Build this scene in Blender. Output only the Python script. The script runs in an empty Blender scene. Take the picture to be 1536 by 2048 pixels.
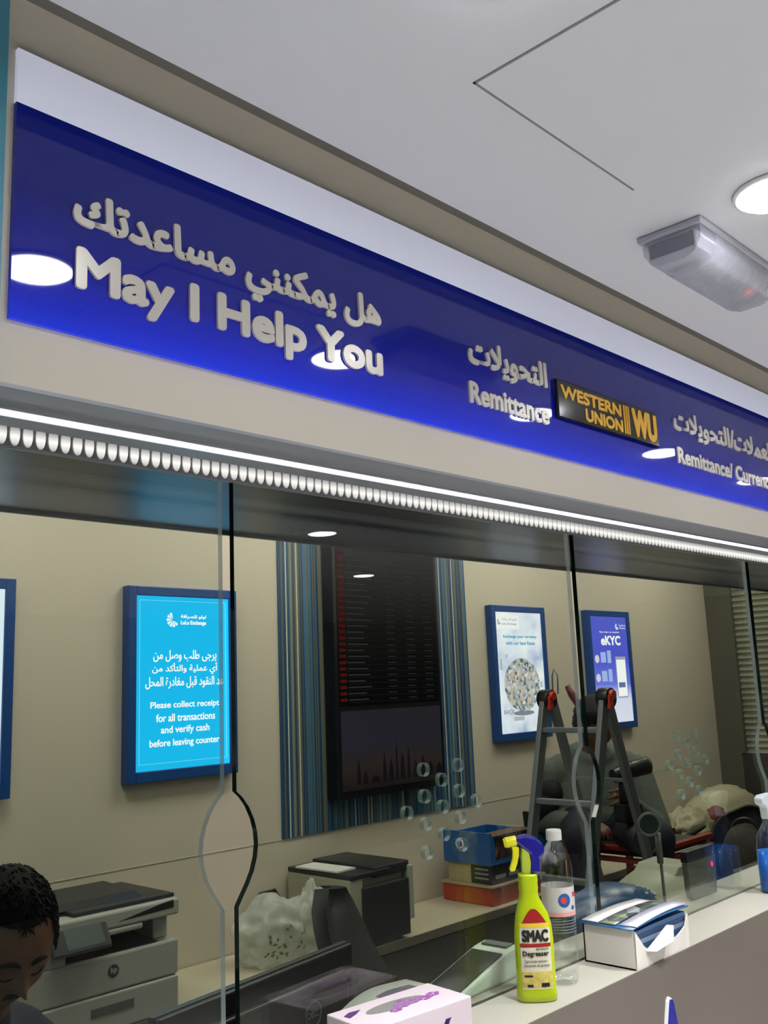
import bpy, math, random, unicodedata
from mathutils import Vector, Matrix, noise
random.seed(7)
S = bpy.context.scene
C = S.collection
PI = math.pi
H = 1.62                      # eye height; measurements below are partly given relative to it

# ------------------------------------------------------------------ camera
F = 1920.95
yaw, pit, rol = 0.811733, 0.1793, -0.0396229
f = Vector((math.sin(yaw)*math.cos(pit), math.cos(yaw)*math.cos(pit), math.sin(pit)))
rt = Vector((math.cos(yaw), -math.sin(yaw), 0)); up = rt.cross(f)
r2 = math.cos(rol)*rt + math.sin(rol)*up; u2 = -math.sin(rol)*rt + math.cos(rol)*up
cd = bpy.data.cameras.new('camera'); cam = bpy.data.objects.new('camera', cd); C.objects.link(cam)
cd.sensor_fit = 'VERTICAL'; cd.sensor_height = 36; cd.lens = 36*F/2048; cd.clip_start = 0.01
M = Matrix((r2, u2, -f)).transposed().to_4x4(); M.translation = Vector((0, 0, H)); cam.matrix_world = M
S.camera = cam
# ------------------------------------------------------------------ world, exposure
w = bpy.data.worlds.new('world'); S.world = w; w.use_nodes = True
w.node_tree.nodes['Background'].inputs[0].default_value = (.62, .66, .75, 1)
w.node_tree.nodes['Background'].inputs[1].default_value = .35
S.view_settings.view_transform = 'Standard'; S.view_settings.look = 'None'
S.view_settings.gamma = 1; S.view_settings.exposure = 1.0; S.view_settings.use_curve_mapping = False
LAMP = 15.0
BEAM = 60.0        # watts of each downlight's beam        # customer downlights
STAFF = 5.2        # unseen ceiling panels added to light the staff room
LED = 9.0
EM = .58            # printed light boxes and screens, set against the exposure

# ------------------------------------------------------------------ materials
def lin(c):
    return tuple(((v/255)/12.92 if v/255 <= .04045 else ((v/255+.055)/1.055)**2.4) for v in c)+(1,)
MC = {}
def mat(name, rgb, rough=.5, metal=0, emit=0, spec=.5, alpha=1, bump=0, bscale=60, var=0, vscale=8, coat=0, trans=0):
    if name in MC: return MC[name]
    m = bpy.data.materials.new(name); m.use_nodes = True; nt = m.node_tree; b = nt.nodes['Principled BSDF']
    col = lin(rgb); b.inputs['Base Color'].default_value = col
    b.inputs['Roughness'].default_value = rough; b.inputs['Metallic'].default_value = metal
    b.inputs['Specular IOR Level'].default_value = spec
    if coat: b.inputs['Coat Weight'].default_value = coat; b.inputs['Coat Roughness'].default_value = .05
    if emit: b.inputs['Emission Color'].default_value = col; b.inputs['Emission Strength'].default_value = emit
    if alpha < 1: b.inputs['Alpha'].default_value = alpha
    if trans: b.inputs['Transmission Weight'].default_value = trans
    tc = nt.nodes.new('ShaderNodeTexCoord')
    n = nt.nodes.new('ShaderNodeTexNoise'); n.inputs['Scale'].default_value = vscale if var else bscale
    nt.links.new(tc.outputs['Object'], n.inputs['Vector'])
    if var:
        mx = nt.nodes.new('ShaderNodeMix'); mx.data_type = 'RGBA'
        mx.inputs[6].default_value = tuple(c*(1-var) for c in col[:3])+(1,); mx.inputs[7].default_value = tuple(min(1, c*(1+var)) for c in col[:3])+(1,)
        nt.links.new(n.outputs[0], mx.inputs[0]); nt.links.new(mx.outputs[2], b.inputs['Base Color'])
    if bump:
        n2 = nt.nodes.new('ShaderNodeTexNoise'); n2.inputs['Scale'].default_value = bscale; nt.links.new(tc.outputs['Object'], n2.inputs['Vector'])
        bp = nt.nodes.new('ShaderNodeBump'); bp.inputs['Strength'].default_value = bump; bp.inputs['Distance'].default_value = .01
        nt.links.new(n2.outputs[0], bp.inputs['Height']); nt.links.new(bp.outputs[0], b.inputs['Normal'])
    MC[name] = m; return m
def emis(name, rgb, s):
    if name in MC: return MC[name]
    m = bpy.data.materials.new(name); m.use_nodes = True; nt = m.node_tree; nt.nodes.remove(nt.nodes['Principled BSDF'])
    e = nt.nodes.new('ShaderNodeEmission'); e.inputs[0].default_value = lin(rgb); e.inputs[1].default_value = s if name in ('downlight_glow', 'added_office_lamp', 'led_line') else s*EM
    nt.links.new(e.outputs[0], nt.nodes['Material Output'].inputs[0]); MC[name] = m; return m
def ramp(nt, stops, interp='LINEAR'):
    r = nt.nodes.new('ShaderNodeValToRGB'); r.color_ramp.interpolation = interp
    while len(r.color_ramp.elements) < len(stops): r.color_ramp.elements.new(.5)
    for e, (p, c) in zip(r.color_ramp.elements, stops): e.position = p; e.color = lin(c)
    return r
def glassmat(name, tint, ior=1.5, rough=0, refl=1.0):
    if name in MC: return MC[name]
    m = bpy.data.materials.new(name); m.use_nodes = True; nt = m.node_tree; nt.nodes.remove(nt.nodes['Principled BSDF'])
    t = nt.nodes.new('ShaderNodeBsdfTransparent'); t.inputs[0].default_value = tint+(1,)
    g = nt.nodes.new('ShaderNodeBsdfGlossy'); g.inputs[0].default_value = (refl, refl, refl, 1); g.inputs['Roughness'].default_value = rough
    fr = nt.nodes.new('ShaderNodeFresnel'); ge_ = nt.nodes.new('ShaderNodeNewGeometry'); io = nt.nodes.new('ShaderNodeMapRange')
    io.inputs[3].default_value = ior; io.inputs[4].default_value = 1/ior      # both faces of the sheet reflect alike
    nt.links.new(ge_.outputs['Backfacing'], io.inputs[0]); nt.links.new(io.outputs[0], fr.inputs[0])
    mx = nt.nodes.new('ShaderNodeMixShader')
    nt.links.new(fr.outputs[0], mx.inputs[0]); nt.links.new(t.outputs[0], mx.inputs[1]); nt.links.new(g.outputs[0], mx.inputs[2])
    nt.links.new(mx.outputs[0], nt.nodes['Material Output'].inputs[0]); MC[name] = m; return m
def gradmat(name, axis, a, b, stops, rough=.05, noise_=0, coat=0, emit=0):
    """colour graded along one object axis between a and b"""
    m = bpy.data.materials.new(name); m.use_nodes = True; nt = m.node_tree; p = nt.nodes['Principled BSDF']
    tc = nt.nodes.new('ShaderNodeTexCoord'); sx = nt.nodes.new('ShaderNodeSeparateXYZ'); nt.links.new(tc.outputs['Object'], sx.inputs[0])
    mr = nt.nodes.new('ShaderNodeMapRange'); mr.inputs[1].default_value = a; mr.inputs[2].default_value = b
    nt.links.new(sx.outputs[axis], mr.inputs[0]); r = ramp(nt, stops); nt.links.new(mr.outputs[0], r.inputs[0])
    nt.links.new(r.outputs[0], p.inputs['Base Color']); p.inputs['Roughness'].default_value = rough
    if coat: p.inputs['Coat Weight'].default_value = coat; p.inputs['Coat Roughness'].default_value = .01
    if emit: nt.links.new(r.outputs[0], p.inputs['Emission Color']); p.inputs['Emission Strength'].default_value = emit
    MC[name] = m; return m

# ------------------------------------------------------------------ mesh builder
class B:
    def __init__(s): s.v = []; s.f = []; s.sm = []
    def add(s, vs, fs, smooth=False):
        n = len(s.v); s.v += [tuple(x) for x in vs]; s.f += [tuple(i+n for i in q) for q in fs]; s.sm += [smooth]*len(fs); return s
    def box(s, x0, x1, y0, y1, z0, z1):
        return s.add([(x0,y0,z0),(x1,y0,z0),(x1,y1,z0),(x0,y1,z0),(x0,y0,z1),(x1,y0,z1),(x1,y1,z1),(x0,y1,z1)],
                     [(0,3,2,1),(4,5,6,7),(0,1,5,4),(1,2,6,5),(2,3,7,6),(3,0,4,7)])
    def prism(s, poly, ax, a, b, smooth=False):
        """polygon in the plane across axis ax, extruded a..b; poly coords are the two other axes in order"""
        def P(p, d):
            return {'x': (d, p[0], p[1]), 'y': (p[0], d, p[1]), 'z': (p[0], p[1], d)}[ax]
        n = len(poly); vs = [P(p, a) for p in poly]+[P(p, b) for p in poly]
        fs = [tuple(range(n))[::-1], tuple(range(n, 2*n))]
        s.add(vs, fs); k = len(s.v)-2*n
        for i in range(n):
            j = (i+1) % n; s.f.append((k+i, k+j, k+n+j, k+n+i)); s.sm.append(smooth)
        return s
    def cyl(s, p0, p1, r0, r1=None, seg=20, cap=True):
        r1 = r0 if r1 is None else r1; p0 = Vector(p0); p1 = Vector(p1); d = (p1-p0).normalized()
        a = d.orthogonal().normalized(); b = d.cross(a); vs = []
        for p, r in ((p0, r0), (p1, r1)):
            for i in range(seg): t = 2*PI*i/seg; vs.append(p+a*math.cos(t)*r+b*math.sin(t)*r)
        n = len(s.v); s.add(vs, [(i, (i+1) % seg, seg+(i+1) % seg, seg+i) for i in range(seg)], True)
        if cap: s.f += [tuple(n+i for i in range(seg))[::-1], tuple(n+seg+i for i in range(seg))]; s.sm += [False]*2
        return s
    def lathe(s, prof, c=(0,0,0), seg=32, sx=1, sy=1, smooth=True):
        c = Vector(c); vs = []
        for r, z in prof:
            for i in range(seg): t = 2*PI*i/seg; vs.append(c+Vector((r*math.cos(t)*sx, r*math.sin(t)*sy, z)))
        fs = []
        for k in range(len(prof)-1):
            for i in range(seg): j = (i+1) % seg; fs.append((k*seg+i, k*seg+j, (k+1)*seg+j, (k+1)*seg+i))
        n = len(s.v); s.add(vs, fs, smooth)
        s.f += [tuple(n+i for i in range(seg))[::-1], tuple(n+(len(prof)-1)*seg+i for i in range(seg))]; s.sm += [False]*2
        return s
    def ball(s, c, r, sc=(1,1,1), seg=20, rings=12, fn=None):
        c = Vector(c); vs = [(0,0,1)]
        for k in range(1, rings):
            ph = PI*k/rings
            for i in range(seg): t = 2*PI*i/seg; vs.append((math.sin(ph)*math.cos(t), math.sin(ph)*math.sin(t), math.cos(ph)))
        vs.append((0,0,-1)); fs = [(0, 1+i, 1+(i+1) % seg) for i in range(seg)]
        for k in range(rings-2):
            for i in range(seg): j = (i+1) % seg; a = 1+k*seg; fs.append((a+i, a+seg+i, a+seg+j, a+j))
        a = 1+(rings-2)*seg; fs += [(a+i, len(vs)-1, a+(i+1) % seg) for i in range(seg)]
        out = []
        for x in vs:
            q = Vector((x[0]*sc[0], x[1]*sc[1], x[2]*sc[2]))*r
            if fn: q = fn(Vector(x), q)
            out.append(c+q)
        return s.add(out, fs, True)
    def cap(s, p0, p1, r0, r1=None, seg=16):
        r1 = r0 if r1 is None else r1
        s.cyl(p0, p1, r0, r1, seg); s.ball(p0, r0, seg=seg, rings=10); s.ball(p1, r1, seg=seg, rings=10); return s
    def tube(s, pts, r, seg=10, rs=None):
        pts = [Vector(p) for p in pts]; n0 = len(s.v); up_ = None
        for k, p in enumerate(pts):
            d = (pts[min(k+1, len(pts)-1)]-pts[max(k-1, 0)]).normalized()
            if up_ is None: up_ = d.orthogonal().normalized()
            a = (up_-d*up_.dot(d)).normalized(); up_ = a; b = d.cross(a); rr = rs[k] if rs else r
            s.v += [tuple(p+a*math.cos(2*PI*i/seg)*rr+b*math.sin(2*PI*i/seg)*rr) for i in range(seg)]
        for k in range(len(pts)-1):
            for i in range(seg):
                j = (i+1) % seg; s.f.append((n0+k*seg+i, n0+k*seg+j, n0+(k+1)*seg+j, n0+(k+1)*seg+i)); s.sm.append(True)
        s.f += [tuple(n0+i for i in range(seg))[::-1], tuple(n0+(len(pts)-1)*seg+i for i in range(seg))]; s.sm += [False]*2
        return s
    def ring(s, c, ax, R, r, seg=28, k=8):
        c = Vector(c); ax = Vector(ax).normalized(); a = ax.orthogonal().normalized(); b = ax.cross(a)
        vs = []; fs = []
        for i in range(seg):
            t = 2*PI*i/seg; d = a*math.cos(t)+b*math.sin(t)
            for j in range(k): q = 2*PI*j/k; vs.append(c+d*(R+r*math.cos(q))+ax*r*math.sin(q))
        for i in range(seg):
            for j in range(k): fs.append((i*k+j, ((i+1) % seg)*k+j, ((i+1) % seg)*k+(j+1) % k, i*k+(j+1) % k))
        return s.add(vs, fs, True)
    def xf(s, m, start=0):
        s.v[start:] = [tuple(m @ Vector(v)) for v in s.v[start:]]; return s
    def mesh(s, name):
        me = bpy.data.meshes.new(name); me.from_pydata(s.v, [], s.f); me.polygons.foreach_set('use_smooth', s.sm); me.update(); return me
def P(name, b, m, parent=None, bevel=0, loc=None, rot=None, label=None):
    me = b.mesh(name) if isinstance(b, B) else b
    o = bpy.data.objects.new(name, me); C.objects.link(o)
    if m: me.materials.append(m)
    if parent: o.parent = parent
    if loc: o.location = loc
    if rot: o.rotation_euler = rot
    if bevel:
        md = o.modifiers.new('bevel', 'BEVEL'); md.width = bevel; md.segments = 2; md.limit_method = 'ANGLE'; md.angle_limit = .6
    if label: o['label'] = label
    return o
def T(name, label, cat, loc=(0,0,0), rz=0, group=None):
    o = bpy.data.objects.new(name, None); C.objects.link(o); o.location = loc; o.rotation_euler = (0, 0, rz)
    o.empty_display_size = .05; o['label'] = label; o['category'] = cat
    if group: o['group'] = group
    return o
def tag(o, label, cat, group=None):
    o['label'] = label; o['category'] = cat
    if group: o['group'] = group
    return o
def St(name, b, m, bevel=0, parent=None):
    o = P(name, b, m, parent, bevel)
    if not parent: o['kind'] = 'structure'
    return o
def copy_tree(o, parent=None):
    c = o.copy(); C.objects.link(c)
    if parent: c.parent = parent
    for ch in [x for x in S.objects if x.parent == o]: copy_tree(ch, c)
    return c
def fuse(b, name, m, parent=None, voxel=.006, smooth=4, hint=None):
    """overlapping volumes grown into one continuous skin"""
    me = b.mesh(name); o = bpy.data.objects.new('tmp', me); C.objects.link(o)
    md = o.modifiers.new('r', 'REMESH'); md.mode = 'VOXEL'; md.voxel_size = voxel; md.use_smooth_shade = True
    if smooth: s_ = o.modifiers.new('s', 'SMOOTH'); s_.iterations = smooth; s_.factor = .5
    dg = bpy.context.evaluated_depsgraph_get(); me2 = bpy.data.meshes.new_from_object(o.evaluated_get(dg))
    bpy.data.objects.remove(o); me2.name = name
    me2.polygons.foreach_set('use_smooth', [True]*len(me2.polygons))
    me2.materials.clear()
    return P(name, me2, m, parent)
def flat_fill(splines, depth):
    """mesh of a flat outline with holes, thickness 2*depth, in XY"""
    cu = bpy.data.curves.new('c', 'CURVE'); cu.dimensions = '2D'; cu.fill_mode = 'BOTH'; cu.extrude = depth
    for sp in splines:
        s_ = cu.splines.new('POLY'); s_.points.add(len(sp)-1); s_.use_cyclic_u = True
        for i, p in enumerate(sp): s_.points[i].co = (p[0], p[1], 0, 1)
    o = bpy.data.objects.new('c', cu); C.objects.link(o); dg = bpy.context.evaluated_depsgraph_get()
    me = bpy.data.meshes.new_from_object(o.evaluated_get(dg)); bpy.data.objects.remove(o); me.materials.clear(); return me

# ------------------------------------------------------------------ lettering
TB = {}
for cp in list(range(0xFB50, 0xFDFF))+list(range(0xFE70, 0xFEFF)):
    d = unicodedata.decomposition(chr(cp)).split()
    if d and d[0] in ('<isolated>', '<final>', '<initial>', '<medial>'):
        TB.setdefault(''.join(chr(int(x, 16)) for x in d[1:]), {})[d[0][1:-1]] = chr(cp)
def ar(s):
    s = s.replace('\u0644\u0627', '\ue000'); LG = {'\ue000': '\u0644\u0627'}
    def g(i): return TB.get(LG.get(s[i], s[i])) if 0 <= i < len(s) else None
    out = []
    for i, c in enumerate(s):
        t = g(i)
        if not t: out.append(c); continue
        p = g(i-1); n = g(i+1)
        jp = bool(p and 'initial' in p and 'final' in t); jn = bool(n and 'final' in n and 'initial' in t)
        k = 'medial' if jp and jn else 'final' if jp else 'initial' if jn else 'isolated'
        out.append(t.get(k, t.get('isolated', c)))
    return ''.join(reversed(out))
def text(body, x0, x1, z0, z1, y, m, parent, bold=0, ext=.0005, name='lettering', facing=None, label=None, spacing=1):
    """words filling the box x0..x1, z0..z1, standing on plane y and facing -Y"""
    cu = bpy.data.curves.new('t', 'FONT'); cu.body = body; cu.size = 1; cu.extrude = 0; cu.resolution_u = 4; cu.space_character = spacing
    cu.align_x = 'CENTER'
    o = bpy.data.objects.new('t', cu); C.objects.link(o); dg = bpy.context.evaluated_depsgraph_get()
    me = bpy.data.meshes.new_from_object(o.evaluated_get(dg)); bpy.data.objects.remove(o)
    xs = [v.co.x for v in me.vertices]; ys = [v.co.y for v in me.vertices]
    a, b_, c, d = min(xs), max(xs), min(ys), max(ys)
    kx = (x1-x0-2*bold)/(b_-a); kz = (z1-z0-2*bold)/(d-c)
    base = [((v.co.x-a)*kx+x0+bold, (v.co.y-c)*kz+z0+bold) for v in me.vertices]
    fs = [tuple(p.vertices) for p in me.polygons]
    ed = {}
    for q in fs:
        for i in range(len(q)):
            e = (q[i], q[(i+1) % len(q)]); ed[e] = 1
    rim = [e for e in ed if (e[1], e[0]) not in ed]
    bb = B(); offs = [(0, 0)] if not bold else [(bold*math.cos(2*PI*k/8), bold*math.sin(2*PI*k/8)) for k in range(8)]+[(0, 0)]
    for k, (ox, oz) in enumerate(offs):
        e_ = ext+k*2e-6
        n = len(base)
        vs = [(p[0]+ox, y-e_, p[1]+oz) for p in base]+[(p[0]+ox, y, p[1]+oz) for p in base]
        bb.add(vs, fs+[(i, j, j+n, i+n) for i, j in rim])
    o = P(name, bb, m, parent)
    if label: o['label'] = label
    return o

# ------------------------------------------------------------------ palette
cream = mat('cream_wall_paint', (228, 219, 204), .55, var=.02, vscale=3)
office = mat('office_wall_paint', (204, 196, 180), .5, var=.03, vscale=2)
ceilm = mat('white_ceiling_paint', (200, 200, 206), .6, bump=.02, bscale=40)
teal = mat('teal_wall_panel', (92, 165, 190), .4)
white = mat('white_plastic', (225, 225, 220), .4)
black = mat('black_plastic', (20, 20, 22), .35)
dark = mat('dark_grey_plastic', (52, 52, 52), .45)
steel = mat('brushed_steel', (150, 152, 158), .34, 1)
whitem = mat('white_gloss_added_glow', (214, 217, 236), .06, emit=.20)  # emission added to brighten the band, sign assumed backlit
lettm = mat('cream_metallic_letter', (216, 210, 200), .28, .15)

# ================================================================== SETTING
St('floor', B().box(-4, 8, -5, 3, -.05, 0), mat('beige_floor_tile', (226, 222, 214), .3, var=.1, vscale=3))
# customer side ceiling, stops short of the sign wall leaving a recess
CZ = H+.662
St('ceiling', B().box(-4, 8, -5, .784, CZ, CZ+.02), ceilm)
St('ceiling_recess', B().box(-4, 8, .70, .90, CZ+.084, CZ+.10).box(-4, 8, .70, .72, CZ+.02, CZ+.084), mat('recess_shade_grey', (96, 94, 90), .7))  # dark grey puts the shade of the recess into the colour
St('ceiling_office', B().box(-1, 6.6, 1.5, 2.9, 2.72, 2.74), ceilm)
# front bulkhead that carries the sign
St('wall_front', B().box(.398, 6.6, .90, 1.035, H+.312, 2.74).box(.398, 6.6, 1.125, 1.50, H+.312, 2.74).box(.398, 6.6, 1.035, 1.125, H+.355, 2.74), cream)
St('wall_front_left', B().box(-4, .398, .895, 1.50, 0, 2.74), teal)
St('wall_back', B().box(-1, 6.6, 2.85, 2.95, H-.54, 2.74), office)
St('wall_back_dado', B().box(-1, 6.6, 2.8505, 2.95, 0, H-.54), office)
St('trim_1', B().box(-1, 6.03, 2.8485, 2.852, H-.5432, H-.5398), mat('pale_trim', (200, 196, 178), .4))
St('wall_left', B().box(-1.05, -1, 1.5, 2.85, 0, 2.74), office)
St('wall_customer', B().box(-4, 8, -5.05, -5, 0, CZ), mat('far_shop_wall', (38, 40, 40), .7, var=.2, vscale=1.5))
St('wall_far_left', B().box(-4.05, -4, -5, .9, 0, CZ), mat('far_side_wall', (60, 60, 60), .7))
St('wall_added_right', B().box(8, 8.05, -5, .9, 0, CZ), MC['far_shop_wall'])  # unseen dark wall added to cut the bright haze in the glass
# right wall of the office: pilaster, roller shutter in its opening
pil = mat('grey_pilaster', (92, 90, 80), .5)
St('wall_right', B().box(6.03, 6.10, .9, 2.70, 0, H-.50).box(6.03, 6.08, .9, 1.12, 0, 2.74), mat('dark_side_wall', (50, 50, 44), .6))
St('trim_2', B().box(6.03, 6.10, 2.70, 2.85, 0, 2.74), pil)
sh = B()
for k in range(36):
    z = H-.50+k*.0365
    sh.prism([(6.04, z), (6.052, z+.004), (6.056, z+.018), (6.052, z+.032), (6.04, z+.0355), (6.075, z+.0355), (6.075, z)], 'y', 1.12, 2.68)
shm = mat('grey_shutter_slats', (150, 152, 134), .45, .2)
t = T('roller_shutter', 'grey slatted roller shutter on the right side wall of the office', 'shutter', (0,0,0))
P('slat_curtain', sh, shm, t); P('guide_rail', B().box(6.02, 6.06, 2.672, 2.70, H-.5, 2.74), pil, t)
P('bottom_bar', B().box(6.028, 6.07, 1.12, 2.672, H-.53, H-.5), dark, t)
# metal soffit under the bulkhead
zs = H+.308
soff = mat('soffit_steel', (176, 178, 186), .5, 1)
St('trim_3', B().box(.398, 6.03, .90, 1.035, zs, H+.312), soff)
St('trim_5', B().box(.398, 6.03, 1.125, 1.50, zs, H+.312), mat('shaded_soffit_steel', (62, 68, 78), .30, 1))  # same steel as the front, its dimness put into a darker colour
St('trim_6', B().box(.398, 6.03, 1.119, 1.125, zs-.002, H+.352).box(.398, 6.03, 1.035, 1.119, H+.350, H+.354), soff)
St('trim_4', B().box(.398, 6.03, 1.496, 1.504, zs-.006, H+.312), dark)
# ---- unseen ceiling lights, added behind the bulkhead to light the office
for k, x in enumerate((1.0, 2.4, 3.8, 5.2)):
    t = T('added_ceiling_light', 'unseen added square office ceiling light panel behind the bulkhead', 'light', (x, 2.1, 2.72), 0, 'office ceiling panels')
    P('frame', B().box(-.31, .31, -.31, .31, -.012, 0), white, t); P('diffuser', B().box(-.29, .29, -.29, .29, -.016, -.0125), emis('added_office_lamp', (255, 250, 238), STAFF), t)
# ---- customer downlights
lampm = emis('downlight_glow', (248, 250, 255), LAMP)
tags = ['first', 'second', 'third', 'fourth', 'fifth', 'sixth']
dl = None
bd = bpy.data.lights.new('downlight_beam', 'SPOT'); bd.energy = BEAM; bd.spot_size = math.radians(84); bd.spot_blend = .6; bd.shadow_soft_size = .05; bd.color = (.97, .98, 1)
bd2 = bd.copy(); bd2.energy = BEAM*2.1  # stronger beam for unseen lamps, boosted for light bounced off the floor
def beam(x, y):
    if y < -1: return
    o = bpy.data.objects.new('downlight_beam', bd if y > .3 else bd2); C.objects.link(o); o.location = (x, y, CZ-.02)
def downlight(x, y, label, group=None):
    global dl
    beam(x, y)
    if dl is None:
        dl = T('ceiling_downlight', label, 'light', (x, y, CZ), 0, group)
        P('rim', B().lathe([(.056, 0), (.060, -.001), (.060, -.004), (.056, -.006)], seg=40), white, dl)
        P('diffuser', B().lathe([(.055, -.003), (.055, -.0062), (.05, -.009), (.03, -.0115), (.004, -.0125)], seg=40), lampm, dl)
        return dl
    o = copy_tree(dl); o.location = (x, y, CZ); o['label'] = label
    if group: o['group'] = group
    return o
downlight(.652, .446, 'round downlight whose glow meets the top edge of the picture')
downlight(1.298, .447, 'round white downlight beside the emergency light at the right edge')
for k in range(3): downlight(1.955+k*.667, .46, 'round downlight in the front ceiling row beyond the right edge', 'downlights further along the counter')
for x, y in ((.6, -1.3), (4.07, -1.8), (2.78, -.76), (-1.2, -1.3), (-1.2, .2), (1.4, -3.4), (-.6, -3.4), (.2, -.6)): downlight(x, y, 'unseen round downlight in the ceiling behind the viewer', 'downlights behind the viewer')  # unseen; most added to light the floor, others placed from glass reflections

# ---- access hatch lines in the ceiling
t = T('ceiling_hatch', 'flush square access hatch with a thin dark gap in the white ceiling', 'hatch', (.789, .585, CZ))
P('panel', B().box(.003, .353, -.353, -.003, -.0008, 0), ceilm, t)
P('edge_gap', B().box(0, .353, -.003, 0, -.0012, 0).box(0, .003, -.353, 0, -.0012, 0), mat('gap_grey', (120, 120, 124), .7), t)
# ---- emergency light
t = T('emergency_light', 'clear ribbed plastic emergency light fixed to the ceiling next to the downlight', 'emergency light', (1.425, .605, CZ))
clear = glassmat('clear_ribbed_plastic', (.80, .80, .84), 1.45, .15)
P('base_plate', B().box(-.145, .145, -.052, .052, -.010, 0), mat('pale_grey_plastic', (168, 168, 178), .4), t, .003)
def trough(hw, hl, d, n=12):
    b = B(); pr = [(-hw, -.01), (-hw*.98, -.01-d*.45), (-hw*.75, -.01-d*.85), (-hw*.4, -.01-d), (hw*.4, -.01-d), (hw*.75, -.01-d*.85), (hw*.98, -.01-d*.45), (hw, -.01)]
    b.prism(pr, 'x', -hl, hl, True); return b
P('cover', trough(.047, .138, .045), mat('frosted_clear_cover', (206, 206, 220), .18, alpha=.42), t)
rb = B()
for k in range(50):
    n_ = len(rb.v); rb.v += trough(.0478, .0009, .0458).v; rb.v[n_:] = [(v[0]-.085+k*.0044, v[1], v[2]) for v in rb.v[n_:]]
    q = trough(.0478, .0009, .0458); rb.f += [tuple(i+n_ for i in g_) for g_ in q.f]; rb.sm += [False]*len(q.f)
P('prism_ribs', rb, mat('clear_rib', (235, 235, 245), .12, alpha=.35), t, label='fine bright ribs across the cover')
P('reflector', B().box(-.09, .13, -.030, .030, -.02, -.012), mat('bright_reflector', (215, 215, 222), .3, .4), t)
P('lamp_tube', B().cyl((-.07, 0, -.03), (.12, 0, -.03), .008), white, t)
P('indicator', B().ball((.075, -.022, -.046), .006), emis('red_indicator', (255, 90, 70), 1.5), t, label='small red indicator')
P('end_box', B().box(-.138, -.092, -.040, .040, -.044, -.012), mat('pale_grey_plastic', (168, 168, 178), .4), t, .004)

# ================================================================== SIGN
SY = .90
sg = T('fascia_sign', 'long glossy blue fascia sign with raised bilingual lettering above the counter glass', 'sign', (.408, SY, H+.379))
blue = gradmat('blue_acrylic_painted_glow', 2, 0, .239, [(0, (14, 56, 255)), (.10, (12, 38, 225)), (.30, (12, 22, 160)), (.6, (16, 24, 128)), (1, (20, 32, 130))], .03, emit=.05)  # brighter bottom painted in and faint emission added, as if backlit
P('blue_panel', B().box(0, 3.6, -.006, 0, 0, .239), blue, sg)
P('white_band', B().box(0, 3.6, -.006, 0, .239, .302), whitem, sg, label='glossy white band along the top')
def st(body, x0, x1, z0, z1, bold, lab, ext=.0035, m=lettm, yy=-.006):
    return text(body, x0-.408, x1-.408, z0-.379, z1-.379, yy, m, sg, bold, ext, label=lab)
st('May I Help You', .477, .949, .4165, .4775, .0029, 'cream letters May I Help You')
st(ar('هل يمكنني مساعدتك'), .473, .949, .482, .545, .0022, 'cream Arabic line above May I Help You')
st('Remittance', 1.145, 1.362, .430, .466, .0017, 'cream letters Remittance')
st(ar('التحويلات'), 1.148, 1.364, .484, .542, .0020, 'cream Arabic word above Remittance')
st('Remittance/ Currency', 1.830, 2.318, .4205, .466, .0017, 'cream letters Remittance/ Currency')
st(ar('العملات/التحويلات'), 1.826, 2.335, .490, .549, .0020, 'cream Arabic words above Remittance/ Currency')
wu = P('logo_plaque', B().box(1.386-.408, 1.744-.408, -.014, -.006, .449-.379, .519-.379), mat('black_gloss', (22, 20, 22), .12), sg, .002, label='black plaque with yellow logo')
gold = mat('amber_yellow_letter', (250, 190, 40), .4)
def wt(body, x0, x1, z0, z1, bold):
    return text(body, x0-.408, x1-.408, z0-.379, z1-.379, -.014, gold, wu, bold, .0015)
wt('WESTERN', 1.396, 1.600, .486, .510, .0012); wt('UNION', 1.472, 1.602, .456, .480, .0012); wt('WU', 1.640, 1.736, .4555, .5125, .0035)
lb = B()
for k in range(3): lb.box(1.609-.408+k*.008, 1.613-.408+k*.008, -.0155, -.014, .456-.379, .5115-.379)
P('logo_bars', lb, gold, wu)

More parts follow.
